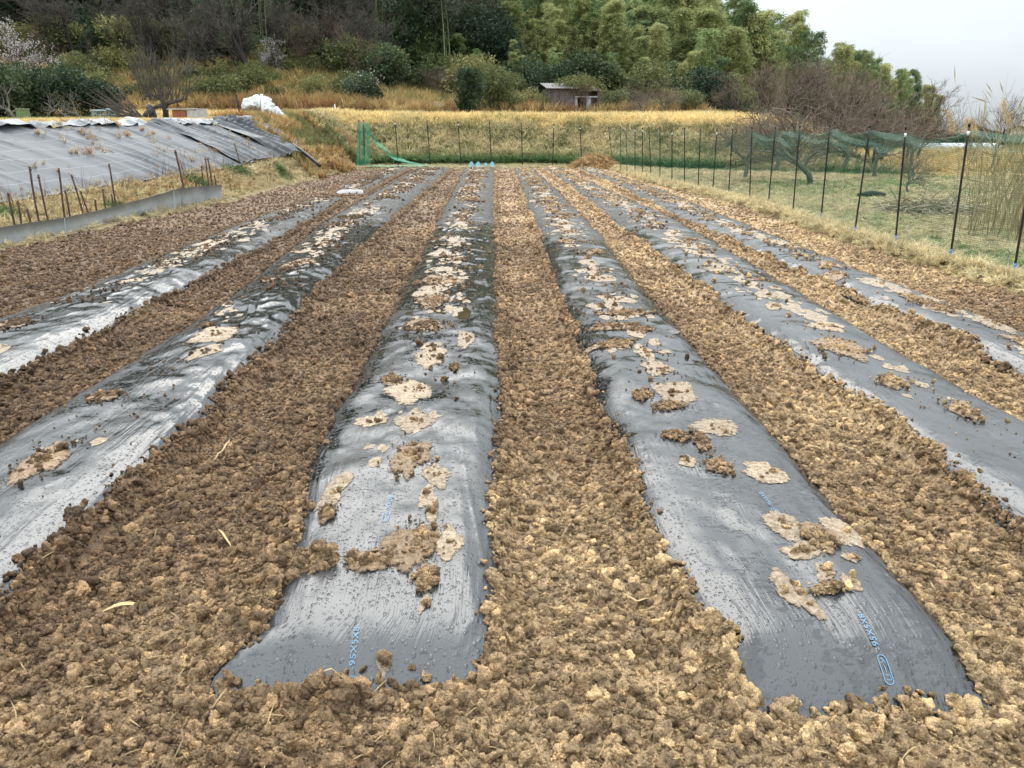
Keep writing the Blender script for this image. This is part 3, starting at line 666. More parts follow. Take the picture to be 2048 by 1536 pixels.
for b, lst in ((b3, PX3), (b4, PX4)):
    for (px, py, wx, wy, kind, nc) in lst:
        x, y = G(px, py, .11); rx = abs(G(px+wx, py, .11)[0]-x); ry = abs(G(px, py-wy, .11)[1]-y)
        add_patch(b, x, y, rx, ry, random.uniform(-.15, .15), kind, nc, ('thin pale mud smear' if kind == 0 else 'brown crumbly mud heap')+' on the black film of '+PLACE[b['n']], ('pale' if kind == 0 else 'brown')+' mud on '+PLACE[b['n']])
for b in BEDS:
    y = {3: 7.6, 4: 6.8}.get(b['n'], 2.4) if b['y0'] < 18 else 19.8
    while y < b['y1']-.4:
        l_, r2 = edges(b, np.array([y])); c_ = float(l_[0]+r2[0])/2-(.06 if b['n'] <= 3 else 0); hw = float(r2[0]-l_[0])/2
        kind = int(random.random() < .5); q_ = random.choice((.5, .6, .8, 1, 1.5)); rx = random.uniform(.06, .12)*q_; ry = random.uniform(.08, .16)*q_*(1+.03*y)
        add_patch(b, c_+random.gauss(0, .28)*hw, y, rx, ry, random.uniform(-.3, .3), kind, (random.choice((0, 0, 1, 1)) if kind == 0 else random.choice((2, 3, 4))),
                  ('thin pale mud smear' if kind == 0 else 'brown crumbly mud heap')+' on the black film of '+PLACE[b['n']]+(', past the gap' if b['y0'] > 18 else ''), ('pale' if kind == 0 else 'brown')+' mud on '+PLACE[b['n']]+(' past the gap' if b['y0'] > 18 else ''))
        y += random.uniform(.12, .84)*(1+.03*y)
NTH = ['first', 'second', 'third', 'fourth', 'fifth', 'sixth', 'seventh', 'eighth', 'ninth', 'tenth', 'eleventh', 'twelfth']
for key in sorted({p_[:3] for p_ in patches}):
    grp_ = sorted([p_ for p_ in patches if p_[:3] == key], key=lambda p_: p_[3]); kn = 'thin pale mud smear' if key[2] == 0 else 'brown crumbly mud heap'; pl = PLACE[key[0]]+(', past the gap' if key[1] else '')
    for i, p_ in enumerate(grp_):
        if i < 12 and not key[1]: tag(p_[4], '%s, %s from the front end of %s' % (kn, NTH[i], pl), 'mud', 'mud on '+PLACE[key[0]])
        else: w_ = 'middle' if p_[3] < 13 else 'far'; tag(p_[4], '%s on the %s stretch of %s' % (kn, w_, pl), 'mud', '%s on the %s stretch of %s' % (kn, w_, pl))
clods_on.sort(key=lambda c: c[2]/(c[3]+.01))
far_clods = []
for i, (b, x, y, r_) in enumerate(clods_on):
    z = float(film_z(b, np.array([x]), np.array([y]))[0])+r_*.55
    if i < 215: clod_thing(x, y, z, r_, 'small brown clod of earth lying on the plastic of '+PLACE[b['n']], 'clods lying on the plastic of '+PLACE[b['n']], i)
    else: far_clods.append((x, y, z, max(r_, .0016*y)))
for b in BEDS:                                            # crumbs strewn along the middle of every film
    n_ = int(46*(b['y1']-b['y0'])); y = rng.uniform(b['y0']+(2 if b['n'] in (3, 4) else .3), b['y1']-.2, n_); l_, r2 = edges(b, y)
    x = (l_+r2)/2+rng.normal(0, .30, n_)*(r2-l_)/2; ok = (vn2(x*3, y*1.6, 91) > .42); x, y = x[ok], y[ok]
    r_ = np.maximum(.004, .0011*y)*(1+rng.pareto(2.8, len(x))); r_ = np.minimum(r_, .028); z = film_z(b, x, y)+r_*.4
    far_clods += list(zip(x, y, z, r_))
fc = np.concatenate([np.array(far_clods)]+heap_crumbs); n_ = len(fc)
scatter('scattered_crumbs', fc[:, :3], rots(n_), fc[:, 3], rng.integers(8, 16, n_), np.ones((n_, 3)), SH_CLOD, 'small crumbs of earth strewn along the middle of the black films', 'soil')
BIGC = [(395, 1405, 20), (55, 1270, 20), (250, 1350, 24), (1000, 1185, 34), (1320, 1120, 26), (1030, 1390, 20), (890, 1400, 24), (590, 1480, 26), (1160, 1360, 30), (1115, 1425, 24), (1890, 1375, 30),
        (1985, 1380, 28), (60, 1080, 16), (480, 1510, 24), (700, 1350, 24), (870, 1330, 20), (960, 1345, 24), (540, 1290, 18), (560, 1210, 22), (600, 1240, 18), (1425, 1290, 24), (1400, 1240, 18),
        (1455, 1330, 26), (1300, 1180, 22), (1270, 1290, 20), (1350, 1420, 26), (1500, 1470, 24), (1620, 1450, 22), (1760, 1450, 26), (180, 1440, 24), (120, 1500, 22), (330, 1500, 20), (760, 1440, 20), (830, 1490, 26), (1240, 1500, 24)]
while len(BIGC) < 84: BIGC.append((random.uniform(10, 2030), random.choice((random.uniform(1360, 1520), random.uniform(1100, 1360))), random.uniform(14, 24)))
k = 0
for px, py, r_ in BIGC:
    x, y = G(px, py)
    if float(bed_mask(np.array([x]), np.array([y]))[0]) > .02: continue
    rr = r_/1547*math.hypot(y, CAM_H)*.85; z = float(soil_z(np.array([x]), np.array([y]))[0])+rr*.45
    clod_thing(x, y, z, rr, 'larger tan clod in the loose earth in front of and between the near beds', 'larger clods in the near soil', k); k += 1

# small flecks of pale mud splashed along the middle of the films, far too many to count
Vf = []; Ff = []; Cf = []; k_ = 0; th9 = np.arange(9)/9*2*np.pi
for b in BEDS:
    n_ = int(34*(b['y1']-b['y0'])); ya = rng.uniform(b['y0']+(1.2 if b['n'] in (3, 4) else .3), b['y1']-.2, n_); l_, r2 = edges(b, ya); xa = (l_+r2)/2-(.05 if b['n'] <= 3 else 0)+rng.normal(0, .22, n_)*(r2-l_)/2
    ok = (vn2(xa*2.2, ya*1.5, 191) > .45) & ((ya > 6) | (rng.random(n_) < .25)); xa, ya = xa[ok], ya[ok]
    for x0_, y0_ in zip(xa, ya):
        q = rng.uniform(.012, .042)*(1+rng.pareto(3)); q = min(q, .10); rr = q*(1+.35*rng.normal(size=9).clip(-1.5, 1.5)); xx = np.concatenate([[x0_], x0_+rr*np.cos(th9)*.8]); yy_ = np.concatenate([[y0_], y0_+rr*np.sin(th9)*(1.2+.05*y0_)])
        Vf.append(np.column_stack([xx, yy_, film_z(b, xx, yy_)+np.array([.006]+[.0015]*9)])); Ff += [(k_, k_+1+j, k_+1+(j+1) % 9) for j in range(9)]; k_ += 10
Vf = np.concatenate(Vf); me = mesh_np('mud_flecks', Vf, np.array(Ff), M_MUD, True); a_ = me.color_attributes.new('col', 'FLOAT_COLOR', 'POINT'); cc = np.tile(np.array((.86, .83, .78, .5), np.float32), (len(Vf), 1)); cc[::10, 3] = 1; a_.data.foreach_set('color', cc.ravel())
tag(link('mud_flecks', me), 'pale flecks of mud splashed along the middle of the black films', 'mud', None, 'stuff')
# puddles of brown rain water caught on the films
for (px, py, w, h) in ((928, 622, 15, 9), (882, 618, 12, 5), (1345, 660, 14, 4), (700, 432, 20, 4), (820, 1040-420, 8, 3)):
    x, y = G(px, py, .12); b = min(BEDS, key=lambda b: abs(x-float(sum(edges(b, np.array([y]))))/2) + (9 if not b['y0'] < y < b['y1'] else 0)); rx = w*y/1547*1.1; ry = abs(G(px, py-h, .12)[1]-y)
    th = np.arange(30)/30*2*np.pi; q = 1+.2*np.sin(2*th+px)+.1*np.sin(5*th); z0 = float(np.max(film_z(b, x+rx*.6*np.cos(th), y+ry*.6*np.sin(th))))-.001
    m = MB(); m.add([(0, 0, 0)]+[(rx*a*math.cos(t), ry*a*math.sin(t), 0) for a, t in zip(q, th)]+[(rx*a*1.02*math.cos(t), ry*a*1.02*math.sin(t), -.012) for a, t in zip(q, th)],
                  [(0, 1+j, 1+(j+1) % 30) for j in range(30)]+[(1+j, 31+j, 31+(j+1) % 30, 1+(j+1) % 30) for j in range(30)])
    o = m.build('puddle', M_PUD); o.location = (x, y, z0); tag(o, 'shallow brown puddle of rainwater caught on the film of '+PLACE[b['n']], 'puddle', 'puddles on the film of '+PLACE[b['n']])

# straw bits in the soil and a few long stems
def blade_strip(pts, w, mb):
    P = np.asarray(pts, float); T = np.gradient(P, axis=0); T /= np.linalg.norm(T, axis=1)[:, None]; S_ = np.cross(T, (0, 0, 1.)); S_ /= np.linalg.norm(S_, axis=1)[:, None]+1e-9
    n_ = len(P); w = np.broadcast_to(w, n_)[:, None]/2; up = np.array((0, 0, 1.))*w*.5
    V = np.concatenate([P-S_*w, P+up, P+S_*w]); F = [(i, i+1, n_+i+1, n_+i) for i in range(n_-1)]+[(n_+i, n_+i+1, 2*n_+i+1, 2*n_+i) for i in range(n_-1)]
    mb.add(V, F)
bits = []
for i in range(5):
    m = MB(); t = np.linspace(0, 1, 5); bend = random.uniform(-.25, .25); blade_strip(np.column_stack([t, bend*t*t, .08*np.sin(t*3)]), np.array((.03, .05, .05, .04, .01))*1.1, m); bits.append(m.mesh('straw_bit', M_GRASS))
SH_BIT = src(bits, 'straw_bit')
n_ = 3600; y = 1.1+30*rng.random(n_)**2.0; x = rng.uniform(-1, 1, n_)*(.72*y+.5); ok = (bed_mask(x, y) < .0) & (x > xe(y)+.1) & (x < xr(y)-.1); x, y = x[ok], y[ok]; n_ = len(x)
ln = rng.uniform(.02, .075, n_)*(1+.02*y)
scatter('straw_bits', np.column_stack([x, y, soil_z(x, y)+.012+.006*rng.random(n_)]), np.column_stack([rng.normal(0, .3, n_), rng.normal(0, .25, n_), rng.uniform(0, 6.28, n_)]), ln, rng.integers(0, 5, n_),
        np.array((.42, .31, .16))*rng.uniform(.5, 1.3, n_)[:, None], SH_BIT, 'short bits of dry straw mixed into the tilled soil', 'straw')
for pts, w, lab in (([(560, 1345), (640, 1375), (750, 1335), (845, 1330), (872, 1352)], .006, 'long bent pale straw stem lying against the front of the middle-left film'),
                    ([(200, 1208), (232, 1200), (262, 1196), (280, 1198)], .020, 'broad dry yellow leaf lying on the soil at the lower left'),
                    ([(428, 915), (445, 890), (452, 872), (458, 866)], .010, 'short straw stem on the path left of the middle-left bed'),
                    ([(1808, 1355), (1816, 1380), (1828, 1405), (1835, 1425)], .007, 'pale straw sticking up at the front end of the nearest film'),
                    ([(435, 1048), (448, 1066), (462, 1082)], .008, 'light brown straw leaf on the soil in front of the second bed from the left'),
                    ([(1245, 1170), (1275, 1190), (1310, 1175)], .008, 'pale straw on the path between the two middle beds')):
    W_ = np.array([(*G(a, b_, .03), .03) for a, b_ in pts]); t = np.linspace(0, len(W_)-1, 14)
    W_ = np.column_stack([np.interp(t, range(len(W_)), W_[:, k]) for k in range(3)]); W_[:, 2] = soil_z(W_[:, 0], W_[:, 1])+.028+.006*np.sin(t*2)
    m = MB(); blade_strip(W_, w*np.sin(np.linspace(.25, 2.9, 14)), m); tag(m.build('straw', M_STRAW), lab, 'straw')

# ------------------------------------------------------------------ grass
def tuft(seed, nb, h, spread, droop, w, name='tuft'):
    r_ = np.random.default_rng(seed); V = []; F = []; k = 0
    for i in range(nb):
        a = r_.uniform(0, 6.28); rr = r_.uniform(0, .25)*spread; b0 = np.array((math.cos(a)*rr, math.sin(a)*rr, 0)); hh = h*r_.uniform(.45, 1.1)
        a2 = a+r_.normal(0, .6); ou = np.array((math.cos(a2), math.sin(a2), 0)); sp = spread*r_.uniform(.2, 1); t = np.linspace(0, 1, 4)
        dr = droop*r_.uniform(.3, 1.2)
        P_ = b0+ou*(sp*t[:, None]**1.5)+np.array((0, 0, 1.))*(hh*(t-dr*t**3*.75))[:, None]
        s_ = np.array((-ou[1], ou[0], 0))*w/2; s_ = s_*r_.choice([-1, 1])+ou*r_.normal(0, w*.3)
        ww = (1-t**2*.85)[:, None]; V += list(P_-s_*ww)+list(P_+s_*ww); F += [(k+j, k+j+1, k+5+j, k+4+j) for j in range(3)]; k += 8
    return mesh_np(name, np.array(V), np.array(F), M_GRASS)
SH_G = src([tuft(1, 34, 1, .45, .35, .05), tuft(2, 34, 1, .6, .7, .05), tuft(3, 30, .9, .8, .95, .055), tuft(4, 40, 1, .35, .2, .04), tuft(5, 46, .55, .8, .5, .05), tuft(6, 46, .5, 1.0, .8, .05), tuft(7, 9, .9, .9, 1.05, .05)], 'tuft')
def grass(name, x, y, h, kinds, label, colf=None, cat='grass', lean=.15, dz=-.02):
    n_ = len(x); z = ground_z(x, y)+dz; r_ = rng.random(n_)
    c = cover_col(x, y, z, r_) if colf is None else colf(x, y, z, r_); c = c*rng.uniform(.7, 1.3, n_)[:, None]
    return scatter(name, np.column_stack([x, y, z]), np.column_stack([rng.normal(0, lean, n_), rng.normal(0, lean, n_), rng.uniform(0, 6.28, n_)]), h*rng.uniform(.6, 1.35, n_), rng.choice(kinds, n_), c, SH_G, label, cat)
def rnd(x0, x1, y0, y1, n_): return rng.uniform(x0, x1, n_), rng.uniform(y0, y1, n_)
# the back bank
x, y = rnd(-9, 15, 31.5, 41.5, 20000); yf = np.interp(x, [-8, 2, 5, 8, 12, 14], [34.5, 35.2, 34.2, 31.5, 29, 28]); x = np.where((y < yf-.4), x, x)
ok = (y > yf-.3) & ~((x < 5) & (y < 33)); x, y = x[ok], y[ok]
grass('bank_grass', x, y, .46, [1, 2, 2, 1], 'dry grass, green at its foot and straw-coloured above, covering the bank behind the field', lean=.25)
x, y = rnd(-9, 15, 38.6, 42.5, 7000); grass('golden_grass', x, y, .42, [0, 1, 1, 2], 'band of golden dead grass along the crest of the back bank', lambda x, y, z, r: lerp(lerp(np.ones((len(x), 1))*GOLD, np.ones((len(x), 1))*PALE, sm(.3, .7, vn2(x*.7, y*.7, 14)*.6+r*.4)), np.ones((len(x), 1))*OLV*1.3, sm(.62, .8, vn2(x*.5, y*.9, 15)*.7+r*.3)))
# front margin strip between the soil and the bank
x, y = rnd(-6.5, 5.5, 31.7, 35.6, 4200); ok = y > 32.1; x, y = x[ok], y[ok]
grass('margin_grass', x, y, .14, [4, 5, 2], 'low pale grass along the far margin of the field', lambda x, y, z, r: lerp(np.ones((len(x), 1))*PALE*.8, np.ones((len(x), 1))*OLV, sm(33, 35, y)))
# terrace and scrub slope behind
x, y = rnd(-32, 15, 42, 50, 13000); grass('terrace_grass', x, y, .32, [0, 1, 2], 'golden dry grass on the terrace above the bank')
x, y = rnd(-40, 20, 48, 62, 12000); grass('rusty_scrub', x, y, .8, [0, 1, 3], 'straw and rust coloured weeds below the wood')
x, y = rnd(-46, -4, 49, 59, 11000); grass('slope_scrub', x, y, .85, [0, 1, 2, 5], 'olive and straw coloured scrub on the slope at the left')
# left: below the sheets, above the sheets, corner
x, y = rnd(-9.5, -5.8, 8, 33, 16000); s_ = xe(y)-x; sf = np.interp(y, [8, 12, 26, 34], [1.45, 1.4, .72, .5]); ok = (s_ > .1) & ((s_ < sf+.12) | (y > 26.6)); x, y = x[ok], y[ok]
grass('ditch_grass', x, y, .19, [1, 2, 2, 5], 'rusty dry grass in the strip between the corrugated board and the grey sheets', lean=.35)
x, y = rnd(-13.5, -7.0, 11, 40, 16000); s_ = xe(y)-x; sf = np.interp(y, [8, 12, 26, 34], [1.45, 1.4, .72, .5]); wt = np.interp(y, [10, 15, 27, 34], [2.1, 2.0, 1.5, 1.6])
ok = (s_ > sf+wt+.05); x, y = x[ok], y[ok]; grass('crest_grass', x, y, .17, [0, 3, 1], 'short golden stubble on the terrace above the grey sheets', lambda x, y, z, r: np.ones((len(x), 1))*GOLD*.95)
x, y = rnd(-24, -10, 26, 48, 9000); grass('orchard_grass', x, y, .16, [4, 5, 1], 'short straw and green grass under the pruned trees at the upper left', lambda x, y, z, r: lerp(np.ones((len(x), 1))*GOLD*.85, np.ones((len(x), 1))*GRN, sm(.5, .75, vn2(x*.3, y*.3, 5)+.25*sm(-13, -20, x))))
x, y = rnd(-9.5, -5.6, 26, 36.5, 4200); ok = vn2(x*1.2, y*1.2, 77) > .38; x, y = x[ok], y[ok]; grass('corner_weeds', x, y, .40, [0, 1, 3, 2], 'tall russet weeds in the far left corner of the field', lambda x, y, z, r: lerp(lerp(np.ones((len(x), 1))*RUST*1.1, np.ones((len(x), 1))*STRAW, sm(.2, .6, r)), np.ones((len(x), 1))*OLV, sm(.5, .7, vn2(x, y, 78))))
x, y = rnd(-7.6, -5.7, 2, 31, 2600); e_ = x-xe(y); ok = (e_ > -.1) & (e_ < .32) & (vn2(x*2, y*.7, 8) > .4); x, y = x[ok], y[ok]
grass('edge_straw', x, y, .10, [2, 5], 'flattened straw at the foot of the corrugated board', lambda x, y, z, r: np.ones((len(x), 1))*PALE*.9, lean=.5, dz=.02)
# right field
x, y = rnd(4.4, 12, 5, 20, 15000); ok = x > xr(y)-.15; x, y = x[ok], y[ok]; grass('near_right_grass', x, y, .13, [4, 5, 5, 2], 'mixed green and straw grass beyond the posts, near part')
x, y = rnd(4.2, 26, 18, 34, 15000); ok = (x > xr(y)-.15); x, y = x[ok], y[ok]; grass('orchard_floor_grass', x, y, .16, [4, 5, 5, 2], 'green and straw grass under the bare orchard trees')
x, y = rnd(12, 60, 28, 66, 13000); grass('far_right_grass', x, y, .34, [0, 1, 2], 'orange and straw coloured tall grass in the far right field')
x = []; y = rng.uniform(5, 31.5, 2600); x = xr(y)+rng.normal(.08, .14, len(y)); grass('post_line_straw', x, y, .17, [2, 5, 1], 'dead straw tangled along the foot of the post line', lambda x, y, z, r: np.ones((len(x), 1))*PALE*1.05, lean=.4, dz=.03)

# ------------------------------------------------------------------ right and back post lines
def gz(x, y): return float(ground_z(np.array([x]), np.array([y]))[0])
def post(px_t, py_t, px_b, py_b, label, group, rad=.014, green=False, mark=None, sleeve=False, Y=None, zb=0.0):
    if Y is None: x, y = G(px_b, py_b, zb)
    else: x, y = at(px_b, py_b, Y)[:2]
    tx, ty, tz = at(px_t, py_t, y); t = empty('garden_post', (x, y, zb)); tag(t, label, 'post', group)
    a = np.array((0, 0, -.25)); b = np.array((tx-x, 0, tz-zb)); m = MB(); u = np.linspace(0, 1, 9); ring = rad*(1+.10*np.sin(u*40))
    a2 = np.array((-(tx-x)*.15, 0, -.25)); m.tube(a2+(b-a2)*u[:, None], rad, 8); m.build('pole', M_POSTG if green else M_POST, t, True)
    m = MB(); m.tube([b-(b-a2)*.012, b+(b-a2)*.006, b+(b-a2)*.009], [rad*1.35, rad*1.3, rad*.6], 8); m.build('cap', M_POST, t, True)
    if mark: m = MB(); m.tube([b*.955, b*.925], rad*1.2, 8); m.build('paper_tag', M_WHITE, t, True)
    if sleeve: m = MB(); m.tube([b*.0+np.array((0, 0, -.02)), b*.10], [rad*1.7, rad*1.3], 8); m.build('blue_sleeve', M_BLUE, t, True)
    return np.array((tx, y, tz)), np.array((x, y, zb))
RP = [(1217,255,1226,331),(1241,255,1241,344),(1253,255,1254,348),(1270,256,1270,351),(1285,256,1285,354),(1298,255,1302,357),(1320,255,1320,364),(1344,261,1344,370),(1369,257,1369,375),(1401,259,1396,380),
      (1434,259,1425,387),(1465,259,1457,393),(1504,255,1499,405),(1551,255,1536,414),(1600,253,1585,433),(1660,250,1641,447),(1740,252,1708,474),(1812,255,1790,493),(1939,249,1899,524),(2078,250,2026,555)]
tops = []
ordn = ['first','second','third','fourth','fifth','sixth','seventh','eighth','ninth','tenth','eleventh','twelfth','thirteenth','fourteenth','fifteenth','sixteenth','seventeenth','eighteenth','nineteenth','twentieth']
for i, q in enumerate(RP):
    k = len(RP)-1-i
    lab = 'thin black garden post, %s from the near end of the right-hand line' % ordn[k]
    if q[0] in (1939,): lab = 'tall black post with white tag and blue sleeve, second from the near end'
    tops.append(post(*q, lab, 'posts of the right-hand net fence', rad=.013, green=i in (1, 2), mark=q[0] in (1939, 1812, 1344, 1270, 1285, 1434), sleeve=i >= 15))
BP = [(717.6,241,720,333),(727,241,729,331),(790,242,796.5,327),(854,243,861,329),(916,244,922,328),(979,245,983,331),(1042.6,247,1045,333),(1108,249,1105,333),(1160,252,1164,328)]
bt = []
for i, q in enumerate(BP):
    lab = 'thin dark post, %s from the left in the back fence line' % ordn[i]
    bt.append(post(*q, lab, 'posts of the back fence line', rad=.018, mark=i in (1, 2, 4, 7, 8), green=i == 0, Y=33.2+.05*i))

def net_mat(name, col, cell, thick, base=0.0):
    m, n, l, p = mat_new(name); uv = n.new('ShaderNodeUVMap').outputs[0]; s = n.new('ShaderNodeSeparateXYZ'); l.new(uv, s.inputs[0])
    def line(c): return math_(n, l, 'LESS_THAN', math_(n, l, 'FRACT', math_(n, l, 'DIVIDE', c, cell)), thick)
    a = math_(n, l, 'MAXIMUM', line(s.outputs[0]), line(s.outputs[1]))
    l.new(a, p.inputs['Alpha']); p.inputs['Base Color'].default_value = (*col, 1); p.inputs['Roughness'].default_value = .5
    return m
M_NET = net_mat('green_net', (.02, .17, .10), .024, .10); M_NETD = net_mat('bunched_net', (.012, .13, .08), .012, .12); M_NETC = net_mat('folded_net', (.03, .30, .18), .010, .30)
def net(name, rows, mat, label, parent=None):
    A = np.array(rows); nr, nc = A.shape[:2]
    du = np.concatenate([[0], np.cumsum(np.linalg.norm(np.diff(A[0], axis=0), axis=1))]); dv = np.concatenate([[0], np.cumsum(np.linalg.norm(np.diff(A[:, 0], axis=0), axis=1))])
    uv = np.stack(np.meshgrid(du, dv), -1).reshape(-1, 2)
    o = link(name, mesh_np(name, A.reshape(-1, 3), grid_faces(nr, nc), mat, True, uv=uv), parent)
    if label: tag(o, label, 'net')
    return o
# net hung along the right-hand posts: top edge sags between posts, surface ripples
T0 = []; B0 = []
for i in range(len(tops)-1):
    (ta, ba), (tb, bb) = tops[i], tops[i+1]
    for u in np.linspace(0, 1, 12, endpoint=False):
        sag = 4*u*(1-u)*(.025+.035*(i > 11))*(1+.6*math.sin(i*2.3)); T0.append(ta*(1-u)+tb*u-np.array((0, 0, .06+sag))); B0.append(ba*(1-u)+bb*u+np.array((0, 0, .03)))
T0 = np.array(T0); B0 = np.array(B0); rows = []
for v in np.linspace(0, 1, 18):
    A_ = T0*(1-v)+B0*v; A_[:, 0] += .02+.03*fbm2(A_[:, 1]*1.5, A_[:, 2]*2, 61); rows.append(A_)
nf = net('net_fence', rows, M_NET, 'fine green net hung along the right-hand line of black posts')
# the slack folded over along its top from the orchard posts on
k0 = 12*12; T1 = T0[k0:]; rows = []
for j, v in enumerate(np.linspace(0, 1, 10)):
    A_ = T1.copy(); w = .22*(.7+.5*vn2(A_[:, 1]*.8, A_[:, 1]*0, 3)); A_[:, 2] -= v*w; A_[:, 0] += .05+.05*np.sin(v*9+A_[:, 1]*3); rows.append(A_)
net('folded_edge', rows, M_NETD, None, nf)
# bunched net at the back left corner and its tail across the ground
ct = at(716, 243, 33.0); cb = at(712, 333, 33.0); ct2 = at(740, 247, 33.4); cb2 = at(742, 331, 33.4); rows = []
for v in np.linspace(0, 1, 24):
    a_ = np.array(ct)*(1-v)+np.array(cb)*v; b_ = np.array(ct2)*(1-v)+np.array(cb2)*v
    rows.append([a_*(1-u)+b_*u+np.array((0, .08*math.sin(u*14+v*3), 0)) for u in np.linspace(0, 1, 22)])
cn = net('corner_net', rows, M_NETC, 'bright green net gathered at the back left corner, its tail trailing on the ground')
tail = [(742, 262), (760, 285), (785, 308), (815, 322), (860, 326)]; rows = []
tp = np.array([at(a, b, 33.3) for a, b in tail]); tp[-1][2] = .05; tt = np.linspace(0, 4, 40); ce = np.column_stack([np.interp(tt, range(5), tp[:, k]) for k in range(3)])
for v in np.linspace(0, 1, 8):
    A_ = ce.copy(); A_[:, 2] -= v*(.30-.25*tt/4); A_[:, 2] = np.maximum(A_[:, 2], .04+.02*v); A_[:, 1] -= .12*np.sin(v*5+tt*4)*.5+.35*v*tt/4; rows.append(A_)
net('tail', rows, M_NETC, None, cn)
gp = [at(a, b, 32.9) for a, b in ((742, 331), (790, 327), (860, 325))]; rows = []
tt = np.linspace(0, 2, 30); ce = np.column_stack([np.interp(tt, range(3), [g_[k] for g_ in gp]) for k in range(3)])
for v in np.linspace(0, 1, 7):
    A_ = ce.copy(); A_[:, 1] -= v*.9*(1-.3*tt/2); A_[:, 2] = .05+.05*vn2(A_[:, 0]*5, A_[:, 1]*5, 4); rows.append(A_)
net('ground_fold', rows, M_NETC, None, cn)

# four pale blue plates standing at the far margin
for i, (px, c) in enumerate(((942, M_LBLUE), (956, M_LBLUE), (971, M_LBLUE), (985, M_LBLUE))):
    x, y, z = at(px, 333, 32.6); m = MB(); w = .13 if i != 2 else .09
    m.add([(-w, 0, 0), (w, 0, 0), (w*.5, .03, .2), (0, .035, .25 if i != 2 else .18), (-w*.6, .03, .17), (-w, .02, 0), (w, .02, 0), (w*.5, .05, .2), (0, .055, .25 if i != 2 else .18), (-w*.6, .05, .17)],
          [(0, 1, 2, 3, 4), (9, 8, 7, 6, 5), (0, 5, 6, 1), (1, 6, 7, 2), (2, 7, 8, 3), (3, 8, 9, 4), (4, 9, 5, 0)])
    o = m.build('blue_plate', c); o.location = (x, y, 0); o.rotation_euler = (0, 0, .2*i-.3)
    tag(o, 'small pale blue plastic plate at the far field margin, %s of four from the left' % ordn[i], 'plate', 'blue plates at the far margin')

# straw heap at the back right
def heap(cx, cy, rx, ry, h, name, label, col, n_=5200, ln=.35, z0=0):
    r_ = np.random.default_rng(abs(int(cx*10))+50); a = r_.uniform(0, 6.28, n_); q = np.sqrt(r_.random(n_)); x = np.cos(a)*q*rx; y = np.sin(a)*q*ry
    z = h*(1-q**1.6)*(.8+.4*vn2(x*2+9, y*2+9, 3)); d = np.column_stack([r_.normal(size=n_), r_.normal(size=n_), r_.normal(size=n_)*.35-.12]); d /= np.linalg.norm(d, axis=1)[:, None]
    L_ = ln*r_.uniform(.4, 1.2, n_)[:, None]; P0 = np.column_stack([x, y, z]); P1 = P0+d*L_*.5+np.array((0, 0, .03)); P2 = P0+d*L_-np.array((0, 0, .04))
    P2[:, 2] = np.maximum(P2[:, 2], .005); s_ = np.cross(d, r_.normal(size=(n_, 3))); s_ = s_/(np.linalg.norm(s_, axis=1)[:, None]+1e-6)*.008
    V = np.stack([P0-s_, P0+s_, P1+s_, P1-s_, P2+s_*.4, P2-s_*.4], 1).reshape(-1, 3); b_ = np.arange(n_)[:, None]*6
    F = np.concatenate([b_+[0, 1, 2, 3], b_+[3, 2, 4, 5]]).reshape(-1, 4); root = empty(name, (cx, cy, z0)); tag(root, label, 'heap')
    link('straw', mesh_np('straw', V, F, simple('heap_'+name, col, .8, .4, 4)), root)
    th = np.arange(24)/24*6.283; m = MB(); Vc = [(0, 0, h*.9)]; Fc = [(0, 1+j, 1+(j+1) % 24) for j in range(24)]
    for k, qq in enumerate((.35, .7, 1.0)):
        Vc += [(rx*qq*math.cos(t), ry*qq*math.sin(t), h*.92*(1-qq**1.6)-.03) for t in th]
        if k: Fc += [(1+(k-1)*24+j, 1+k*24+j, 1+k*24+(j+1) % 24, 1+(k-1)*24+(j+1) % 24) for j in range(24)]
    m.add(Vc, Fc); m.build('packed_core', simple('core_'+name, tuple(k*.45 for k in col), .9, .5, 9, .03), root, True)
    return root
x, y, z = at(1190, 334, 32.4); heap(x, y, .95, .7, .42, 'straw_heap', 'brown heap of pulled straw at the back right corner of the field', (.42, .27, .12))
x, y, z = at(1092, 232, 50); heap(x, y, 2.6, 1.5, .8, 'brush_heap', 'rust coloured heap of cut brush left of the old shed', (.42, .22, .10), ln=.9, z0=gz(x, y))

# ------------------------------------------------------------------ left: corrugated board, stakes, sheets
m_b, n, l, p = mat_new('grey_corrugated_board'); p.inputs['Roughness'].default_value = .45
l.new(ramp(n, l, noise(n, l, n.new('ShaderNodeTexCoord').outputs['Object'], 3, 5), [(.3, (.26, .28, .285)), (.7, (.40, .42, .42))]), p.inputs['Base Color'])
BLN = [(-60, 505, 472), (0, 491, 463), (60, 478, 452), (130, 465, 442), (185, 452, 430), (245, 440, 415), (300, 428, 400), (350, 418, 384), (400, 408, 377), (445, 401, 374)]
wp = np.array([(*G(a, b, .0), at(a, c, G(a, b, 0)[1])[2]) for a, b, c in BLN]); wp[:, 0] = np.minimum(wp[:, 0], wp[:, 0])
ex = wp[0]+(wp[0]-wp[2])*1.2; wp = np.vstack([[ex[0], ex[1], wp[0, 2]], wp])
bb = empty('corrugated_board', (wp[0, 0], wp[0, 1], 0)); tag(bb, 'low wavy wall of grey corrugated plastic board along the left edge of the field', 'edging board')
cuts = [0, 2, 4, 6, 8, len(wp)-1]
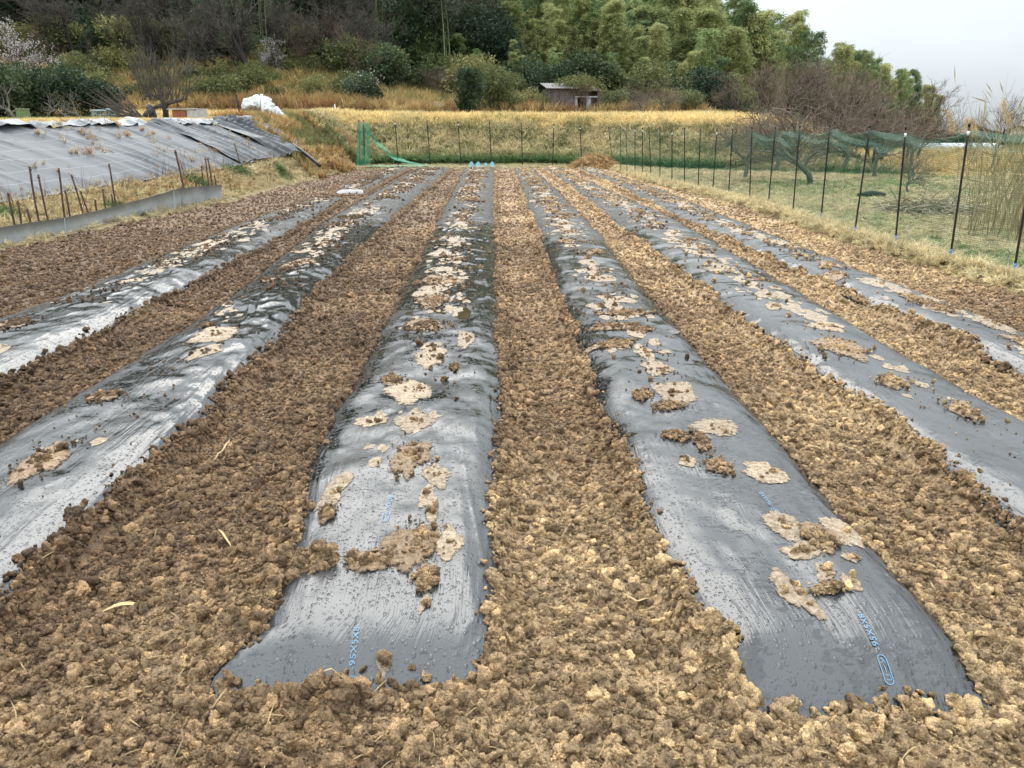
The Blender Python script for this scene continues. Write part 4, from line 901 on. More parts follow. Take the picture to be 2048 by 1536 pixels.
for k in range(5):
    seg = wp[cuts[k]:cuts[k+1]+1]; Lc = np.concatenate([[0], np.cumsum(np.linalg.norm(np.diff(seg[:, :2], axis=0), axis=1))]); nn_ = int(Lc[-1]/.016); t = np.linspace(0, Lc[-1]+(.06 if k < 4 else 0), nn_)
    q = np.column_stack([np.interp(t, Lc, seg[:, j]) for j in range(3)]); d = np.gradient(q[:, :2], axis=0); d /= np.linalg.norm(d, axis=1)[:, None]; nrm = np.column_stack([d[:, 1], -d[:, 0]])
    off = .008*np.sin(t/.05*2*np.pi)+.004*k%.008+.03*fbm2(t*1.3, t*0, 7+k); top = q[:, 2]+.05+.008*fbm2(t*2, t*0, 8)
    V = []
    for side in (0, .004):
        for f_ in (0, .5, 1): V.append(np.column_stack([q[:, :2]+nrm*(off+side+.02*f_)[:, None], np.interp(f_, [0, 1], [0, 1])*(top+.05)-.05]))
    V = np.concatenate(V)-np.array((wp[0, 0], wp[0, 1], 0)); F = []
    for r_ in (0, 1, 3, 4):
        i = np.arange(nn_-1)+r_*nn_; F.append(np.column_stack([i, i+1, i+nn_+1, i+nn_]))
    i = np.arange(nn_-1); F.append(np.column_stack([i+2*nn_, i+2*nn_+1, i+5*nn_+1, i+5*nn_])); F = np.concatenate(F)
    link('board_panel', mesh_np('board_panel', V, F, m_b, True), bb)
ST = [(34,385,43,455),(76,333,90,447),(92,349,113,445),(132,336,142,438),(145,380,153,433),(158,349,183,428),(176,382,195,424),(205,399,205,423),(219,378,225,417),(231,327,246,411),(236,388,240,413),
      (362,300,381,375),(401,351,401,373),(408,355,409,373),(414,332,419,371),(421,315,429,371),(426,315,437,373),(463,323,464,375),(478,286,487,373),(490,311,492,370),(503,345,508,371),(513,340,514,371),(51,402,58,450),(70,417,78,453),(440,350,442,373),(500,352,499,372),(2,430,0,466)]
SHAPE = {0: 'short rusty stake at the left end behind the grey board', 1: 'tall rusty stake, second tall one from the left behind the grey board', 9: 'tall leaning rusty stake before the board starts to rise', 11: 'thick dark leaning stake with a bolt near its top', 18: 'tallest thin rod beyond the end of the grey board'}
for i, (a, b, c, d) in enumerate(ST):
    d0 = d; y = G(c, np.interp(c, [q_[0] for q_ in BLN], [q_[1] for q_ in BLN]), 0)[1] if c < 445 else G(c, d, .02)[1]
    x = at(c, d, y)[0]-(.10 if c < 445 else 0); zb = gz(x, y)
    tx, ty, tz = at(a, b, y); tx -= .12; t = empty('iron_stake', (x, y, zb-.15)); tall = (d-b) > 55
    side = 'behind the grey board' if c < 400 else 'in the straw past the end of the grey board'
    tag(t, SHAPE.get(i, ('tall' if tall else 'short')+' thin rusty stake '+side), 'stake', ('tall' if tall else 'short')+' rusty stakes '+side)
    v0 = np.array((0, 0, 0.)); v1 = np.array((tx-x, 0, tz-zb+.15)); m = MB(); u = np.linspace(0, 1, 6); m.tube(v0+(v1-v0)*u[:, None]+np.column_stack([.008*np.sin(u*5+i), u*0, u*0]), .020 if i == 11 else .014, 6); m.build('rod', M_RUST, t, True)
    m = MB(); m.tube([v1-(v1-v0)*.05, v1-(v1-v0)*.03], .028 if i == 11 else .019, 6); m.build('collar', M_RUST, t)

# grey weed sheets on the bank
def sheet_mat(name, a_, b_, rough):
    m, n, l, p = mat_new(name); uv = n.new('ShaderNodeUVMap').outputs[0]
    k = n.new('ShaderNodeMapping'); k.inputs['Scale'].default_value = (1.2, .7, 1); l.new(uv, k.inputs[0])
    c = ramp(n, l, noise(n, l, k.outputs[0], 1, 5, .6), [(.3, a_), (.7, b_)])
    s = n.new('ShaderNodeSeparateXYZ'); l.new(uv, s.inputs[0])                     # woven-in guide lines
    ln_ = math_(n, l, 'LESS_THAN', math_(n, l, 'FRACT', math_(n, l, 'DIVIDE', s.outputs[1], .31)), .035)
    c = mixc(n, l, c, (.30, .31, .33), math_(n, l, 'MULTIPLY', ln_, .5))
    l.new(c, p.inputs['Base Color']); p.inputs['Roughness'].default_value = rough; p.inputs['Specular IOR Level'].default_value = .4
    l.new(bump(n, l, noise(n, l, k.outputs[0], 16, 3), .3, .01), p.inputs['Normal']); return m
M_SH = sheet_mat('grey_weed_sheet', (.062, .067, .076), (.10, .107, .118), .55); M_SHD = sheet_mat('dark_weed_sheet', (.045, .05, .055), (.095, .102, .11), .45)
M_SHW = sheet_mat('pale_weed_sheet', (.12, .127, .135), (.27, .285, .30), .4)
def bank_pt(y, f, lift=0.0):
    """f: 0 foot of the slope, 1 crest, >1 turned over on to the terrace"""
    sf = np.interp(y, [8, 12, 26, 34], [1.45, 1.4, .72, .5]); wt = np.interp(y, [10, 15, 27, 34], [2.1, 2.0, 1.5, 1.6]); s = sf+wt*f
    x = xe(y)-s; z = ground_z(x, y)+lift; return x, z
def sheet(name, y0, y1, f0, f1, mat, label, seed, wr=.03, lift=.05, slant=0.8, foot=None):
    ny = int((y1-y0)/.045); nf_ = 90; yy = np.linspace(y0, y1, ny); ff = np.linspace(0, 1, nf_); V = np.zeros((nf_, ny, 3)); UV = np.zeros((nf_, ny, 2))
    for j, f in enumerate(ff):
        fb = f0+(foot(yy) if foot else 0); F_ = fb+(f1-fb)*f+.03*fbm2(yy*2, yy*0+j*.01, seed)*(1 if j in (0, nf_-1) else .0); y_ = yy-slant*(F_-.5)*1.0
        x, z = bank_pt(y_, F_, lift)
        w = wr*(1-np.abs(vn2((yy*2.6+F_*1.6), F_*1.1, seed)*2-1))**1.5*2.2+wr*.8*fbm2(yy*1.2+F_, F_*2, seed+1)+wr*.8*(1-np.abs(vn2(yy*7+F_*6, F_*1.5, seed+4)*2-1))**2*sm(.4, .7, vn2(yy*.8, F_*2, seed+6))
        V[j, :, 0] = x+w*.5; V[j, :, 1] = y_; V[j, :, 2] = z+w*.7; UV[j, :, 0] = yy; UV[j, :, 1] = F_*2.2
    o = link(name, mesh_np(name, V.reshape(-1, 3), grid_faces(nf_, ny), mat, True, uv=UV.reshape(-1, 2))); tag(o, label, 'ground sheet', 'weed sheets on the left bank'); return o
sheet('weed_sheet', 7.5, 22.6, -.02, 1.02, M_SH, 'wide grey weed-control sheet pegged over the left half of the bank, dead weeds poking through', 11, .030, .05, .9)
sheet('weed_sheet', 21.4, 25.4, .0, 1.04, M_SH, 'grey weed-control sheet with diagonal folds in the middle of the bank', 12, .055, .058, .9)
sheet('weed_sheet', 24.6, 27.9, -.05, 1.10, M_SHD, 'dark strongly creased weed sheet at the right end of the bank', 13, .10, .09, 1.0)
sheet('sheet_flap', 9, 20.5, .92, 1.08, M_SHW, 'pale shiny plastic strip along the crest at the far left of the bank', 14, .045, .085, .2)
sheet('sheet_flap', 21.6, 24.4, .88, 1.10, M_SHW, 'pale folded plastic flap at the crest above the middle sheet', 15, .05, .10, .2)
sheet('sheet_flap', 24.8, 27.4, .92, 1.12, M_SHD, 'dark crumpled flap lying over the crest at the right end of the sheets', 16, .08, .11, .3)
# black pipe on the slope at the end of the sheets
p0 = np.array(at(585, 292, 27.0)); p1 = np.array(at(640, 335, 26.2)); m = MB(); u = np.linspace(0, 1, 9); m.tube(p0+(p1-p0)*u[:, None]+np.column_stack([0*u, 0*u, .05+.03*np.sin(u*3)]), .055, 10)
o = m.build('drain_pipe', M_POST, None, True); tag(o, 'black ribbed pipe running down the bank at the right end of the grey sheets', 'pipe')
# crumpled plastic bags on the crest
def blob(name, c, d, mat, label, cat, seed, sub=4, amp=.45):
    bm = bmesh.new(); bmesh.ops.create_icosphere(bm, subdivisions=sub, radius=1); P_ = np.array([v.co[:] for v in bm.verts]); F = np.array([[v.index for v in f.verts] for f in bm.faces]); bm.free()
    k = .7+amp*(vn3(P_*1.6+seed, seed)-.5)*1.4+.22*(1-np.abs(vn3(P_*4+seed, seed+3)*2-1))+.08*vn3(P_*10, seed+5)
    P_ = P_*k[:, None]; P_[:, 2] = np.maximum(P_[:, 2], -.35); P_ = P_*np.array(d); P_[:, 2] -= P_[:, 2].min()
    o = link(name, mesh_np(name, P_, F, mat, True)); o.location = c
    if label: tag(o, label, cat)
    return o
M_BAG = simple('white_bag', (.62, .66, .70), .3, .25, 2.5, .01)
for (px, py, Y_, w, lab) in ((256, 248, 23.2, .34, 'white and blue plastic bag half hidden in the grass on the crest'), (425, 246, 25.6, .25, 'small crumpled white plastic scrap on the crest between two sheets'), (462, 248, 26.6, .2, 'pale crumpled bag at the start of the dark creased sheet')):
    x, y, z = at(px, py, Y_); blob('plastic_bag', (x, y, gz(x, y)), (w, w*.7, w*.45), M_BAG, lab, 'bag', int(px))
# weeds poking through the sheets
n_ = 420; y = rng.uniform(10, 27, n_); f = rng.random(n_)**.7*1.05; keep = vn2(y*1.2, f*4, 33) > .48; y, f = y[keep], f[keep]; x, z = bank_pt(y, f, .08); n_ = len(x)
scatter('sheet_weeds', np.column_stack([x, y, z]), np.column_stack([rng.normal(0, .5, n_), rng.normal(.5, .4, n_), rng.uniform(0, 6.28, n_)]), rng.uniform(.10, .26, n_), rng.choice([6, 6, 6, 2], n_),
        lerp(np.ones((n_, 1))*PALE, np.ones((n_, 1))*RUST*1.5, rng.random(n_)), SH_G, 'dry weeds growing through the holes in the grey sheets', 'weeds')
# thin stems standing in the ditch
n_ = 260; y = rng.uniform(9, 31, n_); x = xe(y)-rng.uniform(.1, 1.3, n_); z = ground_z(x, y)
bt_ = [];
for i in range(4):
    m = MB(); t = np.linspace(0, 1, 6)
    for j in range(3): m.tube(np.column_stack([.12*j*t+.15*t**2*random.uniform(-1, 1), .1*random.uniform(-1, 1)*t, t*random.uniform(.6, 1)]), .008*(1.1-t), 3, False)
    bt_.append(m.mesh('stem', M_GRASS))
scatter('dead_stems', np.column_stack([x, y, z]), np.column_stack([rng.normal(0, .2, n_), rng.normal(0, .2, n_), rng.uniform(0, 6, n_)]), rng.uniform(.3, .7, n_), rng.integers(0, 4, n_), np.ones((n_, 3))*RUST*.7, src(bt_, 'stem'), 'thin dead weed stems standing in the ditch at the left', 'weeds')

# ------------------------------------------------------------------ trees
class Tree:
    """collects limbs as tubes in one go and remembers twig tips"""
    def __init__(s, seed): s.r = random.Random(seed); s.limb = MB(); s.twig = MB(); s.tips = []
    def grow(s, p, d, ln, r, lev, o):
        n_ = 5 if lev < 2 else 4; pts = [p]; dd = Vector(d)
        for i in range(n_):
            dd = (dd+Vector((s.r.gauss(0, o['wob']), s.r.gauss(0, o['wob']), s.r.gauss(0, o['wob'])+o['up'])) ).normalized(); pts.append(pts[-1]+dd*ln/n_)
        rr = [r*(1-(1-o['tap'])*i/n_) for i in range(n_+1)]
        (s.limb if lev <= o['thick'] else s.twig).tube([tuple(q) for q in pts], rr, (7, 6, 5, 3, 3, 3)[min(lev, 5)], lev == 0)
        if lev >= o['lev']: s.tips += [(q, dd.copy()) for q in pts[1:]]; return
        for k in range(o['n'][min(lev, len(o['n'])-1)]):
            t = s.r.uniform(o['from'][min(lev, len(o['from'])-1)], 1); i = min(int(t*n_), n_-1); q = pts[i].lerp(pts[i+1], t*n_-i)
            ax = Vector((s.r.gauss(0, 1), s.r.gauss(0, 1), s.r.gauss(0, .4))); base = (pts[i+1]-pts[i]).normalized(); ax = (ax-base*ax.dot(base)).normalized()
            a = R(s.r.uniform(*o['ang'])); nd = base*math.cos(a)+ax*math.sin(a)
            s.grow(q, nd, ln*s.r.uniform(*o['len']), max(rr[min(i+1, n_)]*s.r.uniform(.5, .75), .006 if o.get('fat') is None else o['fat']), lev+1, o)
def leaves(C, N_, ln, wd, r_, hang=.0, jit=.5):
    """rhombic leaves at points C, lying about the direction N_"""
    n_ = len(C); d = N_+r_.normal(size=(n_, 3))*jit; d[:, 2] -= hang; d /= np.linalg.norm(d, axis=1)[:, None]+1e-9
    s_ = np.cross(d, r_.normal(size=(n_, 3))+np.array((0, 0, 1.2))); s_ /= np.linalg.norm(s_, axis=1)[:, None]+1e-9
    L_ = (ln*r_.uniform(.6, 1.3, n_))[:, None]; w = (wd*r_.uniform(.7, 1.3, n_))[:, None]/2
    V = np.stack([C, C+d*L_*.45+s_*w, C+d*L_, C+d*L_*.45-s_*w], 1).reshape(-1, 3); return V, np.arange(n_*4).reshape(-1, 4)
def bare(seed, h, o, lim, tw):
    t = Tree(seed); t.grow(Vector((0, 0, -.1)), Vector((t.r.gauss(0, .06), t.r.gauss(0, .06), 1)), h, o['r0'], 0, o); return [('trunk', t.limb.mesh('trunk', lim, True)), ('crown', t.twig.mesh('crown', tw))], t
O_FOR = dict(r0=.19, wob=.11, up=.04, tap=.45, thick=2, lev=4, n=(9, 6, 5, 3), **{'from': (.2, .2, .2)}, ang=(20, 52), len=(.45, .70), fat=.013)
O_THI = dict(r0=.07, wob=.16, up=.045, tap=.4, thick=0, lev=4, n=(9, 6, 5, 4), **{'from': (.05, .12, .2)}, ang=(12, 40), len=(.5, .8), fat=.013)
O_ORC = dict(r0=.10, wob=.20, up=.03, tap=.65, thick=2, lev=4, n=(6, 4, 5, 4), **{'from': (.6, .3, .2)}, ang=(22, 60), len=(.62, 1.0), fat=.0075)
def bamboo(seed, h, mat):
    r_ = np.random.default_rng(seed); cu = MB(); C = []; Dn = []
    for c_ in range(3):
        a0 = r_.uniform(0, 6.28); hh = h*r_.uniform(.72, 1.0); arch = r_.uniform(.4, 1.4); ln_ = np.array((math.cos(a0), math.sin(a0), 0)); off = ln_*r_.uniform(.1, .6)
        t = np.linspace(0, 1, 16); P_ = off+ln_*(arch*t[:, None]**3.0)+np.array((0, 0, 1.))*(hh*(t-.16*t**7))[:, None]; cu.tube(P_, .05*(1.06-t), 5, False)
        for k in range(46):
            tb = .20+.80*((k+r_.random())/46)**.85; b0 = np.array([np.interp(tb, t, P_[:, j]) for j in range(3)]); a = r_.uniform(0, 6.28); bl = (.85*(1.04-tb)**.6+.22)*r_.uniform(.6, 1.15)
            dr = np.array((math.cos(a), math.sin(a), 0)); nl = int(40+62*bl); u = r_.random(nl)**.6     # a spray: rises, then hangs like a feather
            q = b0+dr*(bl*u)[:, None]+np.array((0, 0, 1.))*(bl*(.75*u-.95*u**2.2))[:, None]+r_.normal(size=(nl, 3))*np.array((.11, .11, .07))
            C.append(q); Dn.append(np.repeat((dr*.8+np.array((0, 0, -.35)))[None], nl, 0))
    C = np.concatenate(C); V, F = leaves(C, np.concatenate(Dn), .20, .046, r_, .1, .40)
    return [('culm', cu.mesh('culm', M_CULM, True)), ('foliage', mesh_np('foliage', V, F, mat))]
M_CULM = simple('bamboo_culm', (.16, .20, .08), .5, .3, 2)
def crown(seed, rx, rz, zc, mat, n_=5200, ln=.22, wd=.12, lumps=26, trunk=M_BARKD, r0=.12, base=0.0, name='crown'):
    r_ = np.random.default_rng(seed); C = []; Nn = []
    for k in range(lumps):
        d = r_.normal(size=3); d /= np.linalg.norm(d); q = r_.uniform(.35, .85); c = d*q*np.array((rx, rx, rz)); s_ = r_.uniform(.28, .46)*rx
        m_ = n_//lumps; e = r_.normal(size=(m_, 3)); e /= np.linalg.norm(e, axis=1)[:, None]; C.append(c+e*s_*r_.uniform(.6, 1.05, m_)[:, None]); Nn.append(e)
    C = np.concatenate(C)+np.array((0, 0, zc)); ok = C[:, 2] > base; V, F = leaves(C[ok], np.concatenate(Nn)[ok], ln, wd, r_, 0, .7)
    m = MB(); m.tube([(0, 0, -.1), (.05, 0, zc*.5), (0, .05, zc)], [r0, r0*.8, r0*.4], 7)
    for k in range(7):
        a = k*.9; m.tube([(0, 0, zc*.45), (rx*.35*math.cos(a), rx*.35*math.sin(a), zc*.8), (rx*.65*math.cos(a), rx*.65*math.sin(a), zc+rz*.3)], [r0*.5, r0*.3, r0*.1], 5, False)
    return [('trunk', m.mesh('trunk', trunk, True)), (name, mesh_np(name, V, F, mat))]
def conifer(seed, h, mat):
    r_ = np.random.default_rng(seed); C = []; Nn = []
    for k in range(110):
        t = .08+.92*k/110; a = r_.uniform(0, 6.28); bl = (1-t)**.75*h*.19*r_.uniform(.75, 1.15)+.15; d = np.array((math.cos(a), math.sin(a), 0)); m_ = int(20+40*bl); u = r_.random(m_)**.6
        C.append(d*(bl*u)[:, None]+np.array((0, 0, 1.))*(t*h+bl*(.1-.35*u))[:, None]+r_.normal(size=(m_, 3))*.13); Nn.append(np.repeat((d+np.array((0, 0, -.2)))[None], m_, 0))
    V, F = leaves(np.concatenate(C), np.concatenate(Nn), .24, .10, r_, .1, .5); m = MB(); m.tube([(0, 0, -.1), (0, 0, h*.5), (0, 0, h*.97)], [.14, .09, .02], 7)
    return [('trunk', m.mesh('trunk', M_BARKD, True)), ('crown', mesh_np('crown', V, F, mat))]
def put(parts, name, loc, rz, sc, label, cat, group=None):
    t = empty(name, loc, rz); t.scale = (sc,)*3 if not isinstance(sc, tuple) else sc; tag(t, label, cat, group)
    for nm, me in parts: link(nm, me, t)
    return t
BY = [bamboo(10+i, 10, M_BAMY) for i in range(4)]; BG = [bamboo(20+i, 10, M_BAMG) for i in range(4)]
FB = [bare(30+i, 5.2, O_FOR, M_BARKD, M_TWIGG) for i in range(4)]; TH = [bare(40+i, 3.6, O_THI, M_BARK, M_TWIG)[0] for i in range(4)]
def recol(parts, nm, mat):
    out = []
    for a_, me in parts:
        if a_ == nm: me = me.copy(); me.materials[0] = mat
        out.append((a_, me))
    return out
FB2 = [recol(FB[i][0], 'crown', M_TWIG) for i in (1, 2, 3)]
OR = [bare(50+i, 1.25, O_ORC, M_BARKL, M_TWIG)[0] for i in range(4)]
EV = [crown(60+i, 2.2, 2.6, 4.2, M_EVER, 6500) for i in range(3)]; SHR = [crown(70+i, 1.4, 1.0, 1.0, M_OLIVE, 3600, .16, .07, 18, M_BARK, .05) for i in range(3)]
SHE = [crown(80+i, 1.3, 1.2, 1.2, M_EVER, 4200, .15, .09, 18, M_BARKD, .06) for i in range(3)]; CN = [conifer(90+i, 9, M_CON) for i in range(2)]
def top_h(px, py, Y):
    return at(px, py, Y)
def stand(parts, name, px, py_top, Y, nat_h, label, cat='tree', group=None, wide=1.0, rz=None, minsc=.3):
    x, y, zt = at(px, py_top, Y); z0 = gz(x, y); sc = max((zt-z0)/nat_h, minsc)
    return put(parts, name, (x, y, z0-.05), random.uniform(0, 6.28) if rz is None else rz, (sc*wide, sc*wide, sc), label, cat, group)
nat = lambda parts: max(float(max((v.co.z for v in me.vertices), default=0)) for _, me in parts)
NB = {}
def H_(parts):
    k = parts[0][1].name
    if k not in NB:
        mx_ = 0
        for _, me in parts:
            a = np.empty(len(me.vertices)*3, np.float32); me.vertices.foreach_get('co', a); mx_ = max(mx_, float(a[2::3].max()))
        NB[k] = mx_
    return NB[k]
def S_(parts, name, px, py, Y, label, cat='tree', group=None, wide=1.0): return stand(parts, name, px, py, Y, H_(parts), label, cat, group, wide)

# skyline of the wood as seen in the photograph: top pixel for a column
def skyl(px): return np.interp(px, [-200, 1480, 1560, 1620, 1680, 1780, 1840, 1870, 1895], [-160, -90, 15, 50, 80, 112, 132, 172, 212])
# the wood behind: one far-off mass climbing the hill
def mass(name, label, shapes, n_, x0, x1, y0, y1, sc0, sc1, keep):
    x, y = rnd(x0, x1, y0, y1, n_); ok = keep(x, y); x, y = x[ok], y[ok]; m_ = len(x); z = ground_z(x, y)-.3; r_ = rng.uniform(sc0, sc1, m_)
    scatter(name, np.column_stack([x, y, z]), np.column_stack([x*0, x*0, rng.uniform(0, 6.28, m_)]), r_, rng.integers(0, len(shapes.objects), m_), np.ones((m_, 3)), shapes, label, 'wood')
def flat(lst, nm): return src([me for parts in lst for _, me in parts if _ != 'trunk'], nm)
pxof = lambda x, y: 1024+1547*(x/(y/1.06))-29
mass('far_wood', 'leafless and evergreen trees massed on the hill behind the left half of the view', flat([FB[0][0], EV[2], SHR[0], FB[2][0], EV[1], SHR[2], BG[3], BG[1]], 'far_left'), 1500, -75, 0, 62, 128, .8, 1.4, lambda x, y: pxof(x, y) < 1000+60*vn2(x*.1, y*.1, 3))
mass('far_bamboo_grove', 'bamboo massed on the hill above the old shed', flat([BY[0], BG[0], BY[1], BG[1], EV[2]], 'far_grove'), 1500, -10, 34, 68, 125, .8, 1.15, lambda x, y: (pxof(x, y) > 960) & (pxof(x, y) < 1540))
mass('right_wood', 'twiggy and feathery growth massed at the right end of the hill', flat([BY[2], TH[0], BG[2], TH[1]], 'far_right'), 420, 10, 38, 66, 84, .5, .8, lambda x, y: (pxof(x, y) > 1480) & (pxof(x, y) < 1830))
mass('wood_floor_brush', 'low olive and brown undergrowth along the floor of the wood', flat([SHR[0], SHR[1], SHE[0], SHE[1]], 'floor'), 1500, -55, 30, 58, 70, .4, 1.0, lambda x, y: pxof(x, y) < 1830)
# back rows: dense mixed cover rising up the hill
rows_ = [(76, 34, -110, 10), (71, 34, -60, 40)]
for Y_, nn_, t0, t1 in rows_:
    for i in range(nn_):
        px = -130+(2020+130)*(i+random.random())/nn_
        if px > 1800: continue
        tp_ = max(random.uniform(t0, t1), skyl(px)+random.uniform(0, 25)); Yr = Y_+random.uniform(-3, 3)
        if px < 560: parts, nm, lab, gr = random.choice(FB+[(e, None) for e in EV[:2]])[0], 'woodland_tree', 'dim tree deep in the wood behind the left slope', 'trees deep in the left part of the wood'
        elif px < 960: parts, nm, lab, gr = random.choice([EV[0], EV[1], EV[2], FB[0][0], BG[0]]), 'woodland_tree', 'dark tree deep in the wood behind the leaning bamboo', 'trees deep in the middle of the wood'
        elif px < 1520: parts, nm, lab, gr = random.choice(BG+BY[:2]), 'bamboo', 'bamboo deep in the dense grove above the old shed', 'bamboos deep in the grove'
        else: parts, nm, lab, gr = random.choice(BY+BG+TH[:2]), 'bamboo', 'feathery plant on the skyline at the right end of the wood', 'plants on the right skyline'
        S_(parts, nm, px, tp_, Yr, lab, 'bamboo' if nm == 'bamboo' else 'tree', gr)
# front bamboos
WH = lambda px: 'left of the camellia, by the bare thicket' if px < 900 else 'behind the camellia' if px < 1090 else 'around the cone-shaped conifer' if px < 1230 else 'above and right of the old shed' if px < 1400 else 'right of the round evergreen'
for i, (px, py, Y_, y_) in enumerate([(770, 20, 68, 0), (800, 65, 66, 1), (745, 55, 67, 1), (822, 95, 65, 0), (845, 150, 63, 0), (890, 95, 65, 0), (930, 75, 64, 0), (942, 150, 61, 0), (960, 105, 62, 0), (1000, 130, 62, 0), (1030, 85, 61, 1), (1062, 140, 60, 0),
        (1005, 20, 68, 1), (1040, 5, 67, 1), (1078, 45, 66, 1), (1098, 15, 66, 1), (1120, 5, 68, 1), (1210, 5, 66, 1), (1175, -10, 68, 1), (1245, 30, 65, 1), (1265, 10, 68, 1), (1290, 75, 63, 1), (1230, 110, 62, 0), (1330, 55, 65, 1), (1360, 10, 67, 1),
        (1300, 120, 61, 1), (1340, 130, 60, 0), (1372, 105, 62, 1), (1405, 65, 63, 0), (1440, 20, 66, 1), (1420, 120, 60, 0), (1500, 60, 64, 1), (1498, 150, 58, 1), (1530, 20, 67, 1), (1480, 5, 69, 1), (1270, 160, 59, 0), (1200, 150, 60, 0), (1100, 100, 61, 0)]):
    parts = (BY if y_ else BG)[i % 4]
    S_(parts, 'bamboo', px, py-10, Y_, ('yellow-green' if y_ else 'mid-green')+' arching bamboo '+WH(px), 'bamboo', ('yellow-green' if y_ else 'mid-green')+' bamboos '+WH(px), 1.1)
for i in range(26):
    px = 1570+i*12.5+random.uniform(-8, 8); S_((BY+BG)[i % 8], 'bamboo', px, skyl(px)+random.uniform(-16, 45), random.uniform(60, 70), 'thin feathery bamboo against the sky '+('left of the orchard thicket' if px < 1680 else 'above the orchard thicket' if px < 1800 else 'at the low right end of the wood'), 'bamboo', 'feathery skyline bamboos '+('left' if px < 1680 else 'middle' if px < 1800 else 'right'), .8)
S_(BY[1], 'bamboo', 1868, 165, 60, 'lone bamboo leaning out over the orchard at the far right end of the wood', 'bamboo', None, .9)
S_(CN[0], 'conifer', 1148, 48, 58, 'cone-shaped olive conifer standing in front of the bamboo left of the shed', 'tree', None, 1.25)
S_(CN[1], 'conifer', 1190, 95, 59, 'second smaller conifer just behind and right of the cone-shaped one', 'tree', None, 1.2)
S_(EV[0], 'evergreen_tree', 1425, 128, 56, 'dense dark round evergreen right of the old shed', 'tree', None, 1.2)
S_(EV[1], 'evergreen_tree', 835, -5, 72, 'blue-green dark evergreen above the leaning bamboo', 'tree', None, 1.5)
S_(EV[2], 'evergreen_tree', 885, 10, 73, 'dark rounded evergreen right of the leaning bamboo', 'tree', None, 1.4)
S_(EV[1], 'evergreen_tree', 205, 38, 58, 'green pine-like tree behind the left hedge', 'tree', None, .9)
# leafless trees of the left wood
TW = lambda px: 'above the hedge at the far left' if px < 200 else 'above the pollarded tree' if px < 400 else 'above the covered hay pile' if px < 545 else 'by the russet oaks' if px < 760 else 'above the camellia'
for i, (px, py, Y_) in enumerate([(255, -60, 57), (345, -90, 56), (420, -70, 54), (478, -90, 54), (530, -40, 56), (130, -40, 57), (60, -50, 58), (300, -20, 55), (640, -20, 57), (700, 0, 58), (385, -30, 56), (905, -20, 71), (560, 0, 56), (180, -30, 58), (450, -10, 55), (220, 0, 56), (740, -10, 60)]):
    S_(FB[i % 4][0], 'bare_tree', px, py, Y_, 'tall leafless dark tree of the wood, '+TW(px), 'tree', 'leafless trees '+TW(px), 1.15)
for i in range(34):
    px = random.choice((random.uniform(20, 240), random.uniform(560, 740), random.uniform(600, 740), random.uniform(860, 960))); py = random.uniform(20, 130) if px < 760 else random.uniform(120, 190)
    S_(TH[i % 4], 'bare_thicket', px, py, random.uniform(55, 60) if px < 760 else random.uniform(57, 60), 'twiggy brown leafless bush at the foot of the wood '+('at the far left' if px < 400 else 'below the russet oaks' if px < 770 else 'left of the camellia'), 'bush', 'twiggy bushes at the foot of the wood '+('at the far left' if px < 400 else 'below the russet oaks' if px < 770 else 'left of the camellia'), 1.1)
# russet oaks and blossoming plums
def dressed(base, mat, n_, ln, wd, seed, nm):
    parts, t = base; r_ = np.random.default_rng(seed); k = r_.integers(0, len(t.tips), n_); C = np.array([t.tips[i][0][:] for i in k])+r_.normal(size=(n_, 3))*.12; Dn = np.array([t.tips[i][1][:] for i in k])
    V, F = leaves(C, Dn, ln, wd, r_, .2, .9); return parts+[(nm, mesh_np(nm, V, F, mat))]
RO = [dressed(FB[i], M_RED, 2600, .20, .12, 5+i, 'leaves') for i in range(2)]; PL = [dressed(FB[2+i], M_PETAL, 2600, .14, .12, 15+i, 'blossom') for i in range(2)]
for i, (px, py, Y_, lab) in enumerate([(592, 18, 58, 'russet-leaved oak left of the grass slope top, largest of the russet trees'), (628, 75, 57, 'smaller russet-leaved tree right of the large russet oak'), (690, 70, 59, 'thin russet-leaved tree beside the leaning bamboo'), (650, 20, 62, 'russet tree standing behind the other russet trees')]):
    S_(RO[i % 2], 'russet_tree', px, py, Y_, lab, 'tree', None, .9)
S_(PL[0], 'plum_tree', 28, 18, 46, 'plum tree in white blossom at the left edge above the hedge', 'tree', None, 1.0)
S_(PL[1], 'plum_tree', 560, 108, 55, 'small plum bush with pale blossom below the russet oak', 'tree', None, 1.1)
x, y, z = at(728, 205, 51); put(dressed((SHE[0], type('T', (), {'tips': [(Vector((math.cos(a)*r_, math.sin(a)*r_, 1.1+h_)), Vector((0, 0, 1))) for a, r_, h_ in [(random.uniform(0, 6.28), random.uniform(.5, 1.4), random.uniform(-.6, 1.2)) for _ in range(300)]]})()), M_PETAL, 190, .10, .09, 31, 'blossom'),
    'flowering_bush', (x, y, gz(x, y)), 0, .95, 'round bush dotted with white flowers on the straw slope', 'bush')
x, y, z = at(938, 232, 46); put([(a, b) for a, b in crown(77, 1.0, 1.45, 1.45, M_EVER, 9000, .13, .08, 30, M_BARKD, .07)], 'camellia', (x, y, gz(x, y)), 0, (.85, .85, 1), 'dense dark camellia bush alone on the terrace left of centre', 'bush')
x, y, z = at(985, 235, 49); put(SHR[0], 'shrub', (x, y, gz(x, y)), 0, (1.0, 1.0, 1.4), 'loose green shrub just right of the dark camellia', 'bush')
